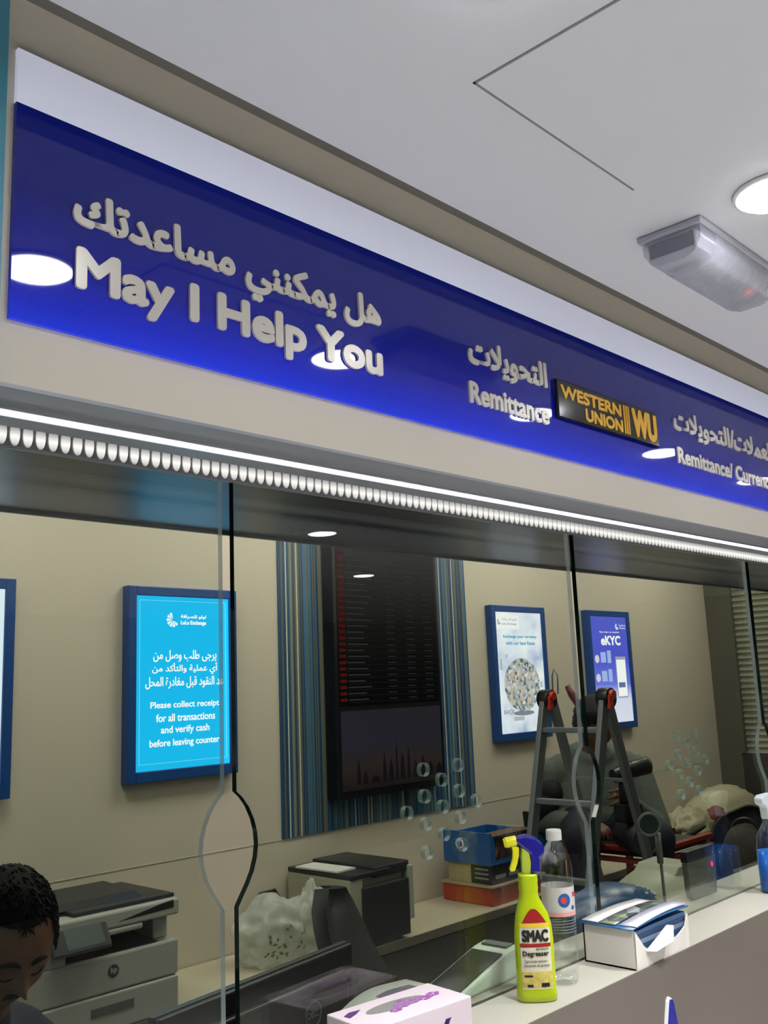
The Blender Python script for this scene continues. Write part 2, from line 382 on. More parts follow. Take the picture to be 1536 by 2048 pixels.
# ================================================================== LED STRIPS under the bulkhead
t = T('led_profile', 'continuous bright led profile along the front of the metal soffit', 'light strip', (.4, 0, zs))
P('channel', B().box(0, 5.6, .963, .979, -.003, 0).box(0, 5.6, .9750, .977, -.0075, -.003), mat('satin_aluminium', (170, 170, 176), .3, 1), t)  # rear lip added to keep the line's reflection out of the glass
P('diffuser', B().prism([(.9690, -.003), (.9696, -.0038), (.971, -.0041), (.9724, -.0038), (.9730, -.003)], 'x', 0, 5.6), emis('led_line', (240, 242, 255), LED), t)
t = T('led_dot_strip', 'row of separate painted led glow streaks along the top of the glass', 'light strip', (.4, 0, zs))
P('backing', B().box(0, 5.6, 1.1165, 1.119, 0, .038), mat('satin_aluminium', (150, 150, 156), .35, 1), t)
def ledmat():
    m = bpy.data.materials.new('led_glow'); m.use_nodes = True; nt = m.node_tree; nt.nodes.remove(nt.nodes['Principled BSDF'])
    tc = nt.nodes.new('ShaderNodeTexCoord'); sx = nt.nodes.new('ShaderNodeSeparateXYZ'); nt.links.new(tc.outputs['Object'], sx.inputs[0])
    r = ramp(nt, [(0, (150, 150, 152)), (.12, (215, 213, 208)), (.35, (255, 253, 246)), (.55, (200, 198, 196)), (.8, (96, 96, 100)), (1, (50, 50, 54))]); mr = nt.nodes.new('ShaderNodeMapRange')  # led glow fading upwards, painted into the emission colour
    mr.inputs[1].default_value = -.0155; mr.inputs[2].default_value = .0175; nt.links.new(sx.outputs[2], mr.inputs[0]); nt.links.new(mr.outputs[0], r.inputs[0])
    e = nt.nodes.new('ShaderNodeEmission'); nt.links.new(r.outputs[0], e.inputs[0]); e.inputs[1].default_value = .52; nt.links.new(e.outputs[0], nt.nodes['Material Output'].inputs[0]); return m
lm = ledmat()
lens = B().ball((0, 0, .001), 1, (.0066, .003, .0165), seg=14, rings=8)  # ellipsoid shaped as the streak of led light on the slot wall
l0 = P('led_glow', lens, lm, t, loc=(.02, 1.1155, .016)); N = 330
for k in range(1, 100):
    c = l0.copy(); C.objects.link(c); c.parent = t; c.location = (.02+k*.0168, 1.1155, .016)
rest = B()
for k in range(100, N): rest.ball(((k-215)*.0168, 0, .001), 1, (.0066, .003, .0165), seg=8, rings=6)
o = P('led_glow', rest, lm, t, loc=(0, 1.1155, .016)); o['kind'] = 'stuff'
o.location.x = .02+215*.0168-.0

# ================================================================== COUNTER + GLASS
CT = H-.54
topm = mat('counter_top_laminate', (160, 156, 145), .35, var=.02)
facem = mat('counter_face_laminate', (98, 90, 82), .5, var=.02, vscale=3)
ct = T('service_counter', 'long cream service counter with taupe front under the glass screen', 'counter', (0, 1.0, 0))
P('counter_top', B().box(.402, 6.0, 0, .235, CT-.03, CT), topm, ct)
P('front_panel', B().box(.402, 6.0, -.0015, -.0001, 0, CT-.0008).box(.402, 6.0, .001, .04, 0, CT-.0302), facem, ct, label='taupe front panel')
t = T('staff_desk', 'lower staff worktop behind the glass screen', 'desk', (0, 1.24, 0))
P('desktop', B().box(.402, 3.4, 0, .40, .70, .73), mat('desk_laminate', (120, 114, 100), .45), t, .002)
for x in (.402, 1.5, 3.36): P('side_panel', B().box(x, x+.03, .02, .36, 0, .70), mat('desk_laminate', (120, 114, 100), .45), t)
lg = P('counter_logo', B().prism([(1.760, H-.70), (1.772, H-.66), (1.786, H-.617), (1.789, H-.612), (1.793, H-.612), (1.797, H-.62), (1.808, H-.665), (1.822, H-.72), (1.79, H-.74)], 'y', -.010, -.0014), mat('royal_blue_acrylic', (26, 26, 130), .25), ct, label='blue raised logo shape on the taupe front')
P('logo_backing', B().prism([(1.750, H-.70), (1.765, H-.66), (1.781, H-.613), (1.789, H-.607), (1.798, H-.612), (1.797, H-.62), (1.808, H-.665), (1.822, H-.75), (1.78, H-.75)], 'y', -.006, -.0013), white, lg)
gm = glassmat('counter_glass', (.905, .935, .895), 1.5)
ge = mat('green_glass_edge', (14, 34, 30), .1)
gpale = mat('catchlight_pale_edge', (176, 186, 190), .12, alpha=.7); ghol = mat('frosted_hole_edge', (120, 150, 136), .3, alpha=.6)
def pane(x0, x1, lab, holes, first=False, last=False):
    """x0,x1 = seam centres"""
    HW = [(.311, .0105), (-.137, .0105), (-.146, .021), (-.160, .032), (-.178, .041), (-.195, .046), (-.212, .0475), (-.230, .045), (-.248, .039), (-.264, .030), (-.280, .019), (-.291, .0118), (-.54, .0118)]
    left = [(x0+(w_ if not first else 0), z) for z, w_ in HW]; right = [(x1-w_, z) for z, w_ in HW]
    outer = left+right[::-1]
    sp = [outer]
    cx = (x0+x1)/2
    if holes:
        for z, xs in ((-.142, (-.046, .046)), (-.163, (0,)), (-.186, (-.046, .046)), (-.208, (-.092, 0, .092)), (-.231, (-.046, .046)), (-.253, (0,)), (-.277, (-.046, .046))):
            for dx in xs: sp.append([(cx+dx+.0115*math.cos(2*PI*k/20), z+.0115*math.sin(2*PI*k/20)) for k in range(20)])
    me = flat_fill(sp, .005)
    for v in me.vertices: v.co = Vector((v.co.x-cx, -v.co.z, v.co.y+.54))
    me.materials.append(gm); me.materials.append(ge); me.materials.append(gpale); me.materials.append(ghol)
    me.update()
    for p in me.polygons: p.material_index = 0 if abs(p.normal.y) > .7 else 3 if abs(p.center.x) < .13 and p.center.z > .2 and p.center.z < .45 else 1 if p.normal.x < -.2 else 2  # edges dark on one side, pale on the other: catch of light painted in
    o = bpy.data.objects.new('glass_pane', me); C.objects.link(o); o.location = (cx, 1.125, CT)
    return tag(o, lab, 'glass screen', None)
pane(.40, .8475, 'clear counter glass pane at the far left in front of the dark haired man', False, True)
pane(.8475, 1.760, 'clear counter glass pane with speech holes in front of the big wall screen', True)
pane(1.760, 2.656, 'clear counter glass pane with speech holes in front of the ladder', True)
pane(2.656, 3.556, 'clear counter glass pane at the right edge in front of the shutter', True)

# ================================================================== REAR DESK
cab = mat('dark_grey_cabinet', (84, 82, 74), .5)
deskm = mat('rear_worktop', (196, 188, 164), .4)
DZ = H-.888
t = T('rear_worktop', 'long beige worktop with dark grey cabinets along the back wall', 'counter', (0, 2.5, 0))
P('worktop', B().box(-.9, 6.0, 0, .345, DZ-.03, DZ), deskm, t, .002)
P('worktop_edge', B().box(-.9, 6.0, -.004, .001, DZ-.031, DZ-.002), mat('grey_brown_edge', (110, 104, 90), .5), t)
for k in range(12):
    x = .0+k*.5
    d_ = P('cabinet_door', B().box(x+.003, x+.497, .012, .03, .06, DZ-.04), cab, t, .002)
P('carcass', B().box(-.9, 6.0, .031, .34, .0, DZ-.031), dark, t)

# ================================================================== WALL PIECES
navy = mat('navy_blue_frame', (26, 72, 140), .35)
def frame(x0, label, paper):
    """lit poster frame .445 wide; x0 left edge; front towards -Y"""
    t = T('poster_frame', label, 'poster frame', (x0, 2.85, H-.28))
    fr = B(); w_, h_, m_ = .445, .644, .032
    for a in ((0, m_, 0, h_), (w_-m_, w_, 0, h_), (m_, w_-m_, 0, .036), (m_, w_-m_, h_-.032, h_)): fr.box(a[0], a[1], -.04, 0, a[2], a[3])
    P('frame', fr, navy, t, .003)
    if paper: P('poster', B().box(m_, w_-m_, -.032, -.004, .036, h_-.032), paper, t)
    return t
wt_ = emis('lit_white_print', (255, 255, 255), 1.05)
# far-left frame
frame(.886, 'blue framed lit poster cut off by the left edge of the photo', emis('lit_pale_poster', (225, 240, 255), 1))
# cyan notice
t1 = frame(1.717, 'blue framed lit cyan notice asking customers to collect receipts', emis('lit_cyan_notice', (28, 190, 250), 1.0))
def ft(t_, x0, x1, z0, z1, body, m=wt_, bold=0, y=-.0325):
    """absolute x,z on the poster front"""
    ox, oz = t_.location.x, t_.location.z-H
    return text(body, x0-ox, x1-ox, z0-oz, z1-oz, y, m, t_, bold, .0006)
K = .988
def fr_line(t_, x0, x1, z0, z1, m, wd=.0012, y=-.0332):
    ox, oz = t_.location.x, t_.location.z-H; b = B()
    for a in ((x0, x1, z0, z0+wd), (x0, x1, z1-wd, z1), (x0, x0+wd, z0, z1), (x1-wd, x1, z0, z1)): b.box(a[0]-ox, a[1]-ox, y, y+.0008, a[2]-oz, a[3]-oz)
    return P('border_line', b, m, t_)
fr_line(t1, 1.763, 2.117, -.223, .318, emis('pale_cyan_line', (150, 225, 255), 1))
rows = [(1.926, 2.032, .2565, .272, ar('لولو للصرافة')), (1.926, 2.032, .2335, .2515, 'LuLu Exchange'),
        (1.816, 2.076, .110, .150, ar('يرجى طلب وصل من')), (1.812, 2.079, .066, .106, ar('أي عملية والتأكد من')), (1.786, 2.105, .020, .060, ar('عد النقود قبل مغادرة المحل')),
        (1.806, 2.086, -.050, -.022, 'Please collect receipt'), (1.828, 2.068, -.089, -.063, 'for all transactions'), (1.847, 2.044, -.134, -.103, 'and verify cash'), (1.803, 2.086, -.176, -.146, 'before leaving counter')]
for x0, x1, z0, z1, s_ in rows: ft(t1, x0, x1, z0, z1, s_, bold=.0006)
def shell_logo(t_, cx, cz, r, m, y=-.0328):
    ox, oz = t_.location.x, t_.location.z-H; b = B()
    for k in range(7):
        a = math.radians(100+k*34); q = math.radians(100+k*34+24)
        b.prism([(cx-ox+r*.15*math.cos(a), cz-oz+r*.15*math.sin(a)), (cx-ox+r*math.cos(a), cz-oz+r*math.sin(a)), (cx-ox+r*math.cos((a+q)/2)*1.05, cz-oz+r*math.sin((a+q)/2)*1.05), (cx-ox+r*math.cos(q), cz-oz+r*math.sin(q))], 'y', y, y+.0007)
    return P('logo', b, m, t_)
shell_logo(t1, 1.894, .253, .024, wt_)
# white poster with banknote globe
def whiteposter():
    m = bpy.data.materials.new('lit_white_poster'); m.use_nodes = True; nt = m.node_tree; nt.nodes.remove(nt.nodes['Principled BSDF'])
    tc = nt.nodes.new('ShaderNodeTexCoord'); n = nt.nodes.new('ShaderNodeTexNoise'); n.inputs['Scale'].default_value = 7; nt.links.new(tc.outputs['Object'], n.inputs[0])
    r = ramp(nt, [(.3, (255, 255, 255)), (.55, (226, 232, 248)), (.75, (170, 185, 225))]); nt.links.new(n.outputs[0], r.inputs[0])
    e = nt.nodes.new('ShaderNodeEmission'); nt.links.new(r.outputs[0], e.inputs[0]); e.inputs[1].default_value = EM; nt.links.new(e.outputs[0], nt.nodes['Material Output'].inputs[0]); return m
t2 = frame(3.680, 'blue framed lit white poster with a globe of banknotes', whiteposter())
def L2(x): return 3.713+x*.381          # fraction across the paper
def Z2(v): return .338-v*.566
cy2 = emis('lit_cyan_ink', (60, 170, 215), .9)
ft(t2, L2(.15), L2(.88), Z2(.238), Z2(.205), 'Exchange your currency', cy2, .0006); ft(t2, L2(.20), L2(.83), Z2(.29), Z2(.26), 'with our best Rates', cy2, .0006)
ox, oz = t2.location.x, t2.location.z-H
P('logo_card', B().box(L2(.02)-ox, L2(.50)-ox, -.0328, -.032, Z2(.155)-oz, Z2(.035)-oz), emis('lit_card', (250, 250, 252), 1.0), t2)
ft(t2, L2(.14), L2(.45), Z2(.085), Z2(.062), ar('لولو للصرافة'), emis('lit_grey_ink', (150, 160, 190), .9), 0, -.0335); ft(t2, L2(.14), L2(.45), Z2(.125), Z2(.10), 'LuLu Exchange', MC['lit_grey_ink'], 0, -.0335)
shell_logo(t2, L2(.08), Z2(.095), .014, MC['lit_grey_ink'], -.0338)
def voro(name, cols, scale):
    m = bpy.data.materials.new(name); m.use_nodes = True; nt = m.node_tree; nt.nodes.remove(nt.nodes['Principled BSDF'])
    tc = nt.nodes.new('ShaderNodeTexCoord'); v = nt.nodes.new('ShaderNodeTexVoronoi'); v.inputs['Scale'].default_value = scale; nt.links.new(tc.outputs['Object'], v.inputs[0])
    sx = nt.nodes.new('ShaderNodeSeparateColor'); nt.links.new(v.outputs['Color'], sx.inputs[0])
    r = ramp(nt, cols); nt.links.new(sx.outputs[0], r.inputs[0])
    e = nt.nodes.new('ShaderNodeEmission'); nt.links.new(r.outputs[0], e.inputs[0]); e.inputs[1].default_value = .9*EM; nt.links.new(e.outputs[0], nt.nodes['Material Output'].inputs[0]); return m
gl = voro('printed_banknote_globe', [(0, (90, 100, 105)), (.25, (150, 160, 165)), (.45, (205, 208, 205)), (.62, (215, 190, 165)), (.78, (180, 190, 205)), (1, (235, 235, 235))], 70)
gx, gz = L2(.50)-ox, Z2(.63)-oz
P('printed_globe', B().prism([(gx+.145*math.cos(2*PI*k/48), gz+.128*math.sin(2*PI*k/48)) for k in range(48)], 'y', -.0330, -.0322), gl, t2)
P('globe_shadow', B().prism([(gx+.085*math.cos(2*PI*k/32), gz-.135+.012*math.sin(2*PI*k/32)) for k in range(32)], 'y', -.0326, -.0321), emis('lit_shade_ink', (140, 140, 160), .9), t2)
ft(t2, L2(.08), L2(.30), Z2(.87), Z2(.835), 'BACK', MC['lit_shade_ink'], 0)
nb = B()
for x, v, w_, h_ in ((.28, .93, .22, .035), (.05, .50, .05, .09), (.18, .40, .04, .03), (.85, .42, .05, .03), (.9, .66, .04, .05)):
    nb.box(L2(x)-ox, L2(x+w_)-ox, -.0327, -.0321, Z2(v)-oz, Z2(v-h_)-oz)
P('printed_banknotes', nb, emis('lit_note_ink', (185, 195, 205), .95), t2)
# eKYC poster
ek = gradmat('lit_violet_poster', 2, 0, .64, [(0, (235, 235, 255)), (.25, (225, 228, 255)), (.38, (110, 125, 235)), (.6, (84, 92, 215)), (1, (92, 100, 210))], .5)
ek = bpy.data.materials['lit_violet_poster']; nt = ek.node_tree
e = nt.nodes.new('ShaderNodeEmission'); rr = [n for n in nt.nodes if n.type == 'VALTORGB'][0]; nt.links.new(rr.outputs[0], e.inputs[0]); e.inputs[1].default_value = EM; nt.links.new(e.outputs[0], nt.nodes['Material Output'].inputs[0])
t3 = frame(4.525, 'blue framed lit violet eKYC poster with a phone picture', ek)
def L3(x): return 4.558+x*.380
ft(t3, L3(.26), L3(.80), Z2(.29), Z2(.195), 'eKYC', wt_, .003); ft(t3, L3(.24), L3(.78), Z2(.172), Z2(.152), 'Easy steps to complete', wt_, 0)
ft(t3, L3(.80), L3(.97), Z2(.10), Z2(.08), 'LuLu', wt_, 0); ft(t3, L3(.80), L3(.97), Z2(.13), Z2(.11), 'Money', wt_, 0); shell_logo(t3, L3(.73), Z2(.105), .017, wt_)
ox, oz = t3.location.x, t3.location.z-H
b = B(); b.box(L3(.62)-ox, L3(.90)-ox, -.0328, -.032, Z2(.80)-oz, Z2(.40)-oz)
P('printed_phone', b, emis('lit_phone_grey', (175, 180, 205), .9), t3); P('printed_screen', B().box(L3(.635)-ox, L3(.885)-ox, -.0333, -.0328, Z2(.785)-oz, Z2(.43)-oz), wt_, t3)
P('printed_button', B().box(L3(.66)-ox, L3(.84)-ox, -.0338, -.0333, Z2(.70)-oz, Z2(.65)-oz), emis('lit_slate', (110, 125, 190), .9), t3)
b = B()
for v in (.40, .58): b.box(L3(.22)-ox, L3(.36)-ox, -.0328, -.032, Z2(v+.055)-oz, Z2(v-.045)-oz); b.box(L3(.40)-ox, L3(.50)-ox, -.0328, -.032, Z2(v+.06)-oz, Z2(v-.06)-oz)
P('printed_cards', b, emis('lit_pale_violet', (170, 190, 245), 1), t3)
b = B()
for v in (.42, .60): b.prism([(L3(.12)-ox+.022*math.cos(2*PI*k/20), Z2(v)-oz+.022*math.sin(2*PI*k/20)) for k in range(20)], 'y', -.0328, -.032)
P('printed_dots', b, emis('lit_pink', (225, 215, 240), 1), t3)

# striped panel behind the screen
def stripes():
    m = bpy.data.materials.new('striped_wallpaper'); m.use_nodes = True; nt = m.node_tree; p = nt.nodes['Principled BSDF']
    tc = nt.nodes.new('ShaderNodeTexCoord'); sx = nt.nodes.new('ShaderNodeSeparateXYZ'); nt.links.new(tc.outputs['Object'], sx.inputs[0])
    mu = nt.nodes.new('ShaderNodeMath'); mu.operation = 'MULTIPLY'; mu.inputs[1].default_value = 165; nt.links.new(sx.outputs[0], mu.inputs[0])
    fl = nt.nodes.new('ShaderNodeMath'); fl.operation = 'FLOOR'; nt.links.new(mu.outputs[0], fl.inputs[0])
    wn = nt.nodes.new('ShaderNodeTexWhiteNoise'); wn.noise_dimensions = '1D'; nt.links.new(fl.outputs[0], wn.inputs['W'])
    r = ramp(nt, [(0, (34, 66, 104)), (.20, (66, 116, 152)), (.36, (112, 112, 98)), (.54, (40, 86, 124)), (.66, (126, 150, 150)), (.76, (88, 98, 100)), (.91, (200, 202, 188))], 'CONSTANT'); nt.links.new(wn.outputs[0], r.inputs[0])
    nt.links.new(r.outputs[0], p.inputs['Base Color']); p.inputs['Roughness'].default_value = .35; return m
o = P('striped_panel', B().box(0, 1.14, -.006, 0, 0, 1.6), stripes(), loc=(2.388, 2.85, H-.54)); tag(o, 'wall panel of thin blue, grey and cream vertical stripes behind the big screen', 'wall panel')
# screen
t = T('display_screen', 'tall dark rates display screen mounted on the striped panel', 'screen', (2.615, 2.844, H-.426))
P('casing', B().box(0, .635, -.066, -.0, 0, 1.10), mat('black_casing', (14, 16, 24), .3), t, .004)
P('rates_screen', B().box(.018, .617, -.0675, -.066, .355, 1.08), mat('dark_screen', (10, 10, 13), .3, spec=.15), t)
fl_ = B(); ln = B(); gr = B()
fcol = [(150, 40, 40), (60, 60, 110), (160, 60, 60)]
for k in range(29):
    z = .372+k*.0243
    fl_.box(.024, .060, -.0683, -.0675, z, z+.012)
    ln.box(.070, .070+random.uniform(.09, .15), -.0682, -.0675, z+.003, z+.008)
    for x in (.30, .42, .53): ln.box(x, x+.05, -.0682, -.0675, z+.003, z+.006)
    gr.box(.064, .615, -.0679, -.0675, z-.0045, z-.0035)
P('flag_column', fl_, emis('dim_flag_red', (78, 20, 20), .8), t, label='column of small red flags'); P('rate_lines', ln, emis('dim_text', (50, 50, 52), .8), t); P('row_lines', gr, emis('dim_row', (36, 40, 42), .8), t)
pc = gradmat('dim_picture', 2, .03, .345, [(0, (24, 20, 18)), (.3, (50, 40, 40)), (.6, (44, 42, 58)), (1, (46, 40, 50))], .15); nt = pc.node_tree
rr = [n for n in nt.nodes if n.type == 'VALTORGB'][0]; pb = nt.nodes['Principled BSDF']; nt.links.new(rr.outputs[0], pb.inputs['Emission Color']); pb.inputs['Emission Strength'].default_value = .3; pb.inputs['Base Color'].default_value = (.01, .01, .01, 1)
for l in list(pb.inputs['Base Color'].links): nt.links.remove(l)
pp = P('picture_screen', B().box(.022, .613, -.068, -.066, .030, .335), pc, t)
sk = B(); xx = .10
for h_, w_ in ((.10, .02), (.05, .03), (.03, .06), (.12, .022), (.09, .03), (.16, .014), (.11, .03), (.13, .02), (.07, .04), (.09, .03), (.06, .04), (.05, .05)):
    sk.prism([(xx, .05), (xx+w_, .05), (xx+w_*.85, .05+h_*.6), (xx+w_*.5, .05+h_), (xx+w_*.15, .05+h_*.6)], 'y', -.0686, -.068); xx += w_+.012
P('printed_skyline', sk, emis('dim_skyline', (26, 20, 26), .7), pp)

# ================================================================== PRINTERS
greyw = mat('printer_white', (172, 174, 166), .45); greyd = mat('printer_dark', (40, 41, 44), .4)
def tx(body, x0, x1, z0, z1, y, m, parent, bold=0, ext=.0005): return text(body, x0, x1, z0, z1, y, m, parent, bold, ext)
t = T('laser_printer', 'white multifunction laser printer with touch panel beside the dark haired man', 'printer', (1.28, 2.5, DZ))
P('body', B().box(0, .42, 0, .32, .10, .195).box(0, .42, .012, .32, 0, .10).box(.0, .07, .0, .32, .195, .25).box(.36, .41, .04, .32, .195, .28).box(0, .42, .26, .32, .195, .28), greyw, t, .006)
P('output_tray', B().prism([(.01, .197), (.26, .215), (.26, .199)], 'x', .07, .36).box(.07, .36, .255, .262, .195, .28), greyd, t, label='dark recessed output tray')
dr = P('paper_drawer', B().box(.004, .416, -.006, .012, .005, .097), greyw, t, .004)
P('drawer_handle', B().box(.14, .27, -.008, -.005, .048, .070), mat('handle_recess', (95, 95, 90), .5), dr)
P('scanner_unit', B().box(-.0, .42, -.005, .32, .262, .306).box(.0, .30, -.005, .05, .245, .262), greyw, t, .006)
P('scanner_lid', B().box(.10, .42, .02, .31, .306, .318).prism([(.06, .318), (.30, .318), (.28, .337), (.10, .330)], 'x', .06, .34), greyd, t, .004, label='dark document feeder on top')
P('front_slot', B().prism([(.22, .277), (.40, .283), (.40, .304), (.36, .300)], 'y', -.0056, -.004), greyd, t)
cp = P('control_panel', B().box(-.085, .085, -.012, 0, -.035, .04), greyd, t, .006, loc=(.10, -.012, .252), rot=(-.55, 0, 0), label='tilted dark touch panel')
P('touch_screen', B().box(-.045, .065, -.0128, -.0118, -.022, .032), mat('touch_screen_grey', (70, 84, 88), .15), cp)
ring = B().ring((.21, .0, .152), (0, 1, 0), .0155, .0012); ring.cyl((.21, -.001, .152), (.21, .0005, .152), .0155)
lo = P('logo_badge', ring, mat('logo_dark', (48, 60, 64), .4), t); tx('hp', .200, .221, .142, .163, -.001, greyw, lo, .0008)
# second printer: faces -Y, long side runs back to the wall
t = T('laser_printer', 'beige printer with black front and papers on top under the striped panel', 'printer', (2.40, 2.505, DZ))
P('body', B().box(0, .06, 0, .33, 0, .235).box(.06, .28, .02, .33, 0, .235), mat('printer_beige', (176, 172, 152), .5), t, .004)
P('front_door', B().box(.052, .285, -.012, .02, .012, .205), greyd, t, .006, label='black front panel')
P('top_cover', B().box(.0, .20, -.004, .33, .235, .252), greyd, t, .004)
P('document_feeder', B().box(.12, .30, .0, .33, .225, .262), greyd, t, .006); P('side_bracket', B().box(.285, .31, -.01, .08, .06, .245), greyw, t, .004)
o = P('paper_sheets', B().box(.02, .17, .05, .26, 0, .006), white, loc=(2.40, 2.505, DZ+.2625), rot=(0, 0, .05)); o.location = (2.42, 2.51, DZ+.2535); tag(o, 'white sheets of paper lying on top of the beige printer', 'paper')
o.location = (2.385, 2.52, DZ+.2535)
for v in o.data.vertices: v.co.x = .02+(v.co.x-.02)*.62

# ================================================================== BOXES on the rear worktop
bx = T('storage_tray', 'red and orange plastic tray box with boxes stacked on it', 'tray', (3.21, 2.53, DZ))
P('tray_body', B().box(0, .36, 0, .26, 0, .07), mat('red_orange_plastic', (178, 62, 34), .4, var=.25, vscale=9), bx, .006)
P('tray_lid', B().box(-.008, .368, -.008, .268, .07, .078), mat('pale_tray_lid', (170, 150, 128), .4), bx, .002)
z1 = DZ+.079
t = T('carton', 'black carton with white print under the blue open box', 'box', (3.23, 2.54, z1))
P('carton_body', B().box(0, .30, 0, .11, 0, .075), mat('black_carton', (26, 28, 36), .45), t, .002)
b = B()
for k in range(3): b.box(-.0008, 0, .02, .09, .018+k*.018, .024+k*.018); b.box(.02+k*.09, .09+k*.09, -.0008, 0, .02, .035)
P('printed_text', b, mat('print_grey', (150, 152, 156), .5), t)
o = P('carton', B().box(0, .28, 0, .12, 0, .075), mat('beige_carton', (176, 160, 130), .6), loc=(3.23, 2.652, z1)); tag(o, 'plain beige carton beside the black carton under the blue box', 'box')
z2 = z1+.076
t = T('carton', 'open blue carton with a white ring logo, topmost of the stack', 'box', (3.22, 2.535, z2))
P('carton_body', B().box(0, .012, 0, .25, 0, .125).box(.012, .30, 0, .008, 0, .11).box(.012, .30, .242, .25, 0, .11).box(.292, .30, .008, .242, 0, .11).box(.012, .292, .008, .242, 0, .008), mat('bright_blue_carton', (28, 92, 160), .45), t)
P('carton_flap', B().box(0, .006, 0, .24, -.002, .0).box(.01, .29, -.002, .08, .110, .113), mat('brown_board', (105, 78, 58), .6), t)
P('printed_picture', B().box(.03, .28, -.001, 0, .02, .105), voro('carton_picture', [(0, (20, 14, 12)), (.5, (60, 36, 26)), (.8, (120, 90, 70)), (1, (26, 20, 20))], 40), t, label='dark printed picture on the end')
P('ring_logo', B().ring((-.0005, .16, .075), (1, 0, 0), .018, .004), white, t)
MC_pic = bpy.data.materials['carton_picture']; 
for n in MC_pic.node_tree.nodes:
    if n.type == 'EMISSION': n.inputs[1].default_value = .0
nt = MC_pic.node_tree; rr = [n for n in nt.nodes if n.type == 'VALTORGB'][0]; df = nt.nodes.new('ShaderNodeBsdfDiffuse'); nt.links.new(rr.outputs[0], df.inputs[0]); nt.links.new(df.outputs[0], nt.nodes['Material Output'].inputs[0])

# ---- rounded banknote counter, seen three times
def counter_machine(name, label, loc, rz, body, sc=1, dots=False, slot=False):
    t = T(name, label, 'counting machine', loc, rz)
    pr = [(-.13, 0), (-.14, .04), (-.125, .075), (-.09, .10), (-.04, .115), (.03, .115), (.09, .10), (.125, .075), (.14, .035), (.13, 0)]
    b = B(); n = 9; hw = .10
    secs = []
    for k in range(n):
        u = -1+2*k/(n-1); q = (1-abs(u)**3.2*.45); secs.append((u*hw, q))
    for u, q in secs:
        for (x, z) in pr: b.v.append((x*q*sc, u*sc, z*q*sc))
    m_ = len(pr)
    for k in range(n-1):
        for i in range(m_): j = (i+1) % m_; b.f.append((k*m_+i, k*m_+j, (k+1)*m_+j, (k+1)*m_+i)); b.sm.append(True)
    b.f += [tuple(range(m_))[::-1], tuple((n-1)*m_+i for i in range(m_))]; b.sm += [True]*2
    P('housing', b, body, t)
    if dots:
        d = B()
        for (x, y, z) in ((.02, -.06, .112), (.04, -.068, .106), (.06, -.07, .098), (.03, -.078, .095), (.075, -.065, .090), (.095, -.045, .091), (.10, -.06, .082), (.088, -.072, .082)): d.ball((x*sc, y*sc, z*sc), .0045)
        P('button', d, mat('pale_button', (190, 205, 215), .3), t)
    if slot: P('slot', B().box(-.06*sc, .05*sc, -.098*sc, -.088*sc, .05*sc, .075*sc), dark, t, .004); P('hopper', B().prism([(-.05*sc, .1*sc), (.06*sc, .1*sc), (.04*sc, .128*sc), (-.02*sc, .125*sc)], 'y', -.05*sc, .05*sc), body, t, .004)
    return t
bluep = mat('deep_blue_plastic', (30, 78, 122), .3); beigep = mat('sage_beige_plastic', (160, 162, 138), .45)
t = counter_machine('note_counter', 'rounded deep blue machine on the rear worktop behind the stacked boxes', (3.73, 2.70, DZ), 0, bluep, 1.25)
t.location.z = DZ+.09
P('stand', B().box(-.13, .13, -.09, .09, -.09, 0), dark, t); P('handle', B().prism([(-.02, .13), (.05, .13), (.02, .20), (-.03, .215)], 'y', -.02, .02), black, t, .006, label='black upright handle')

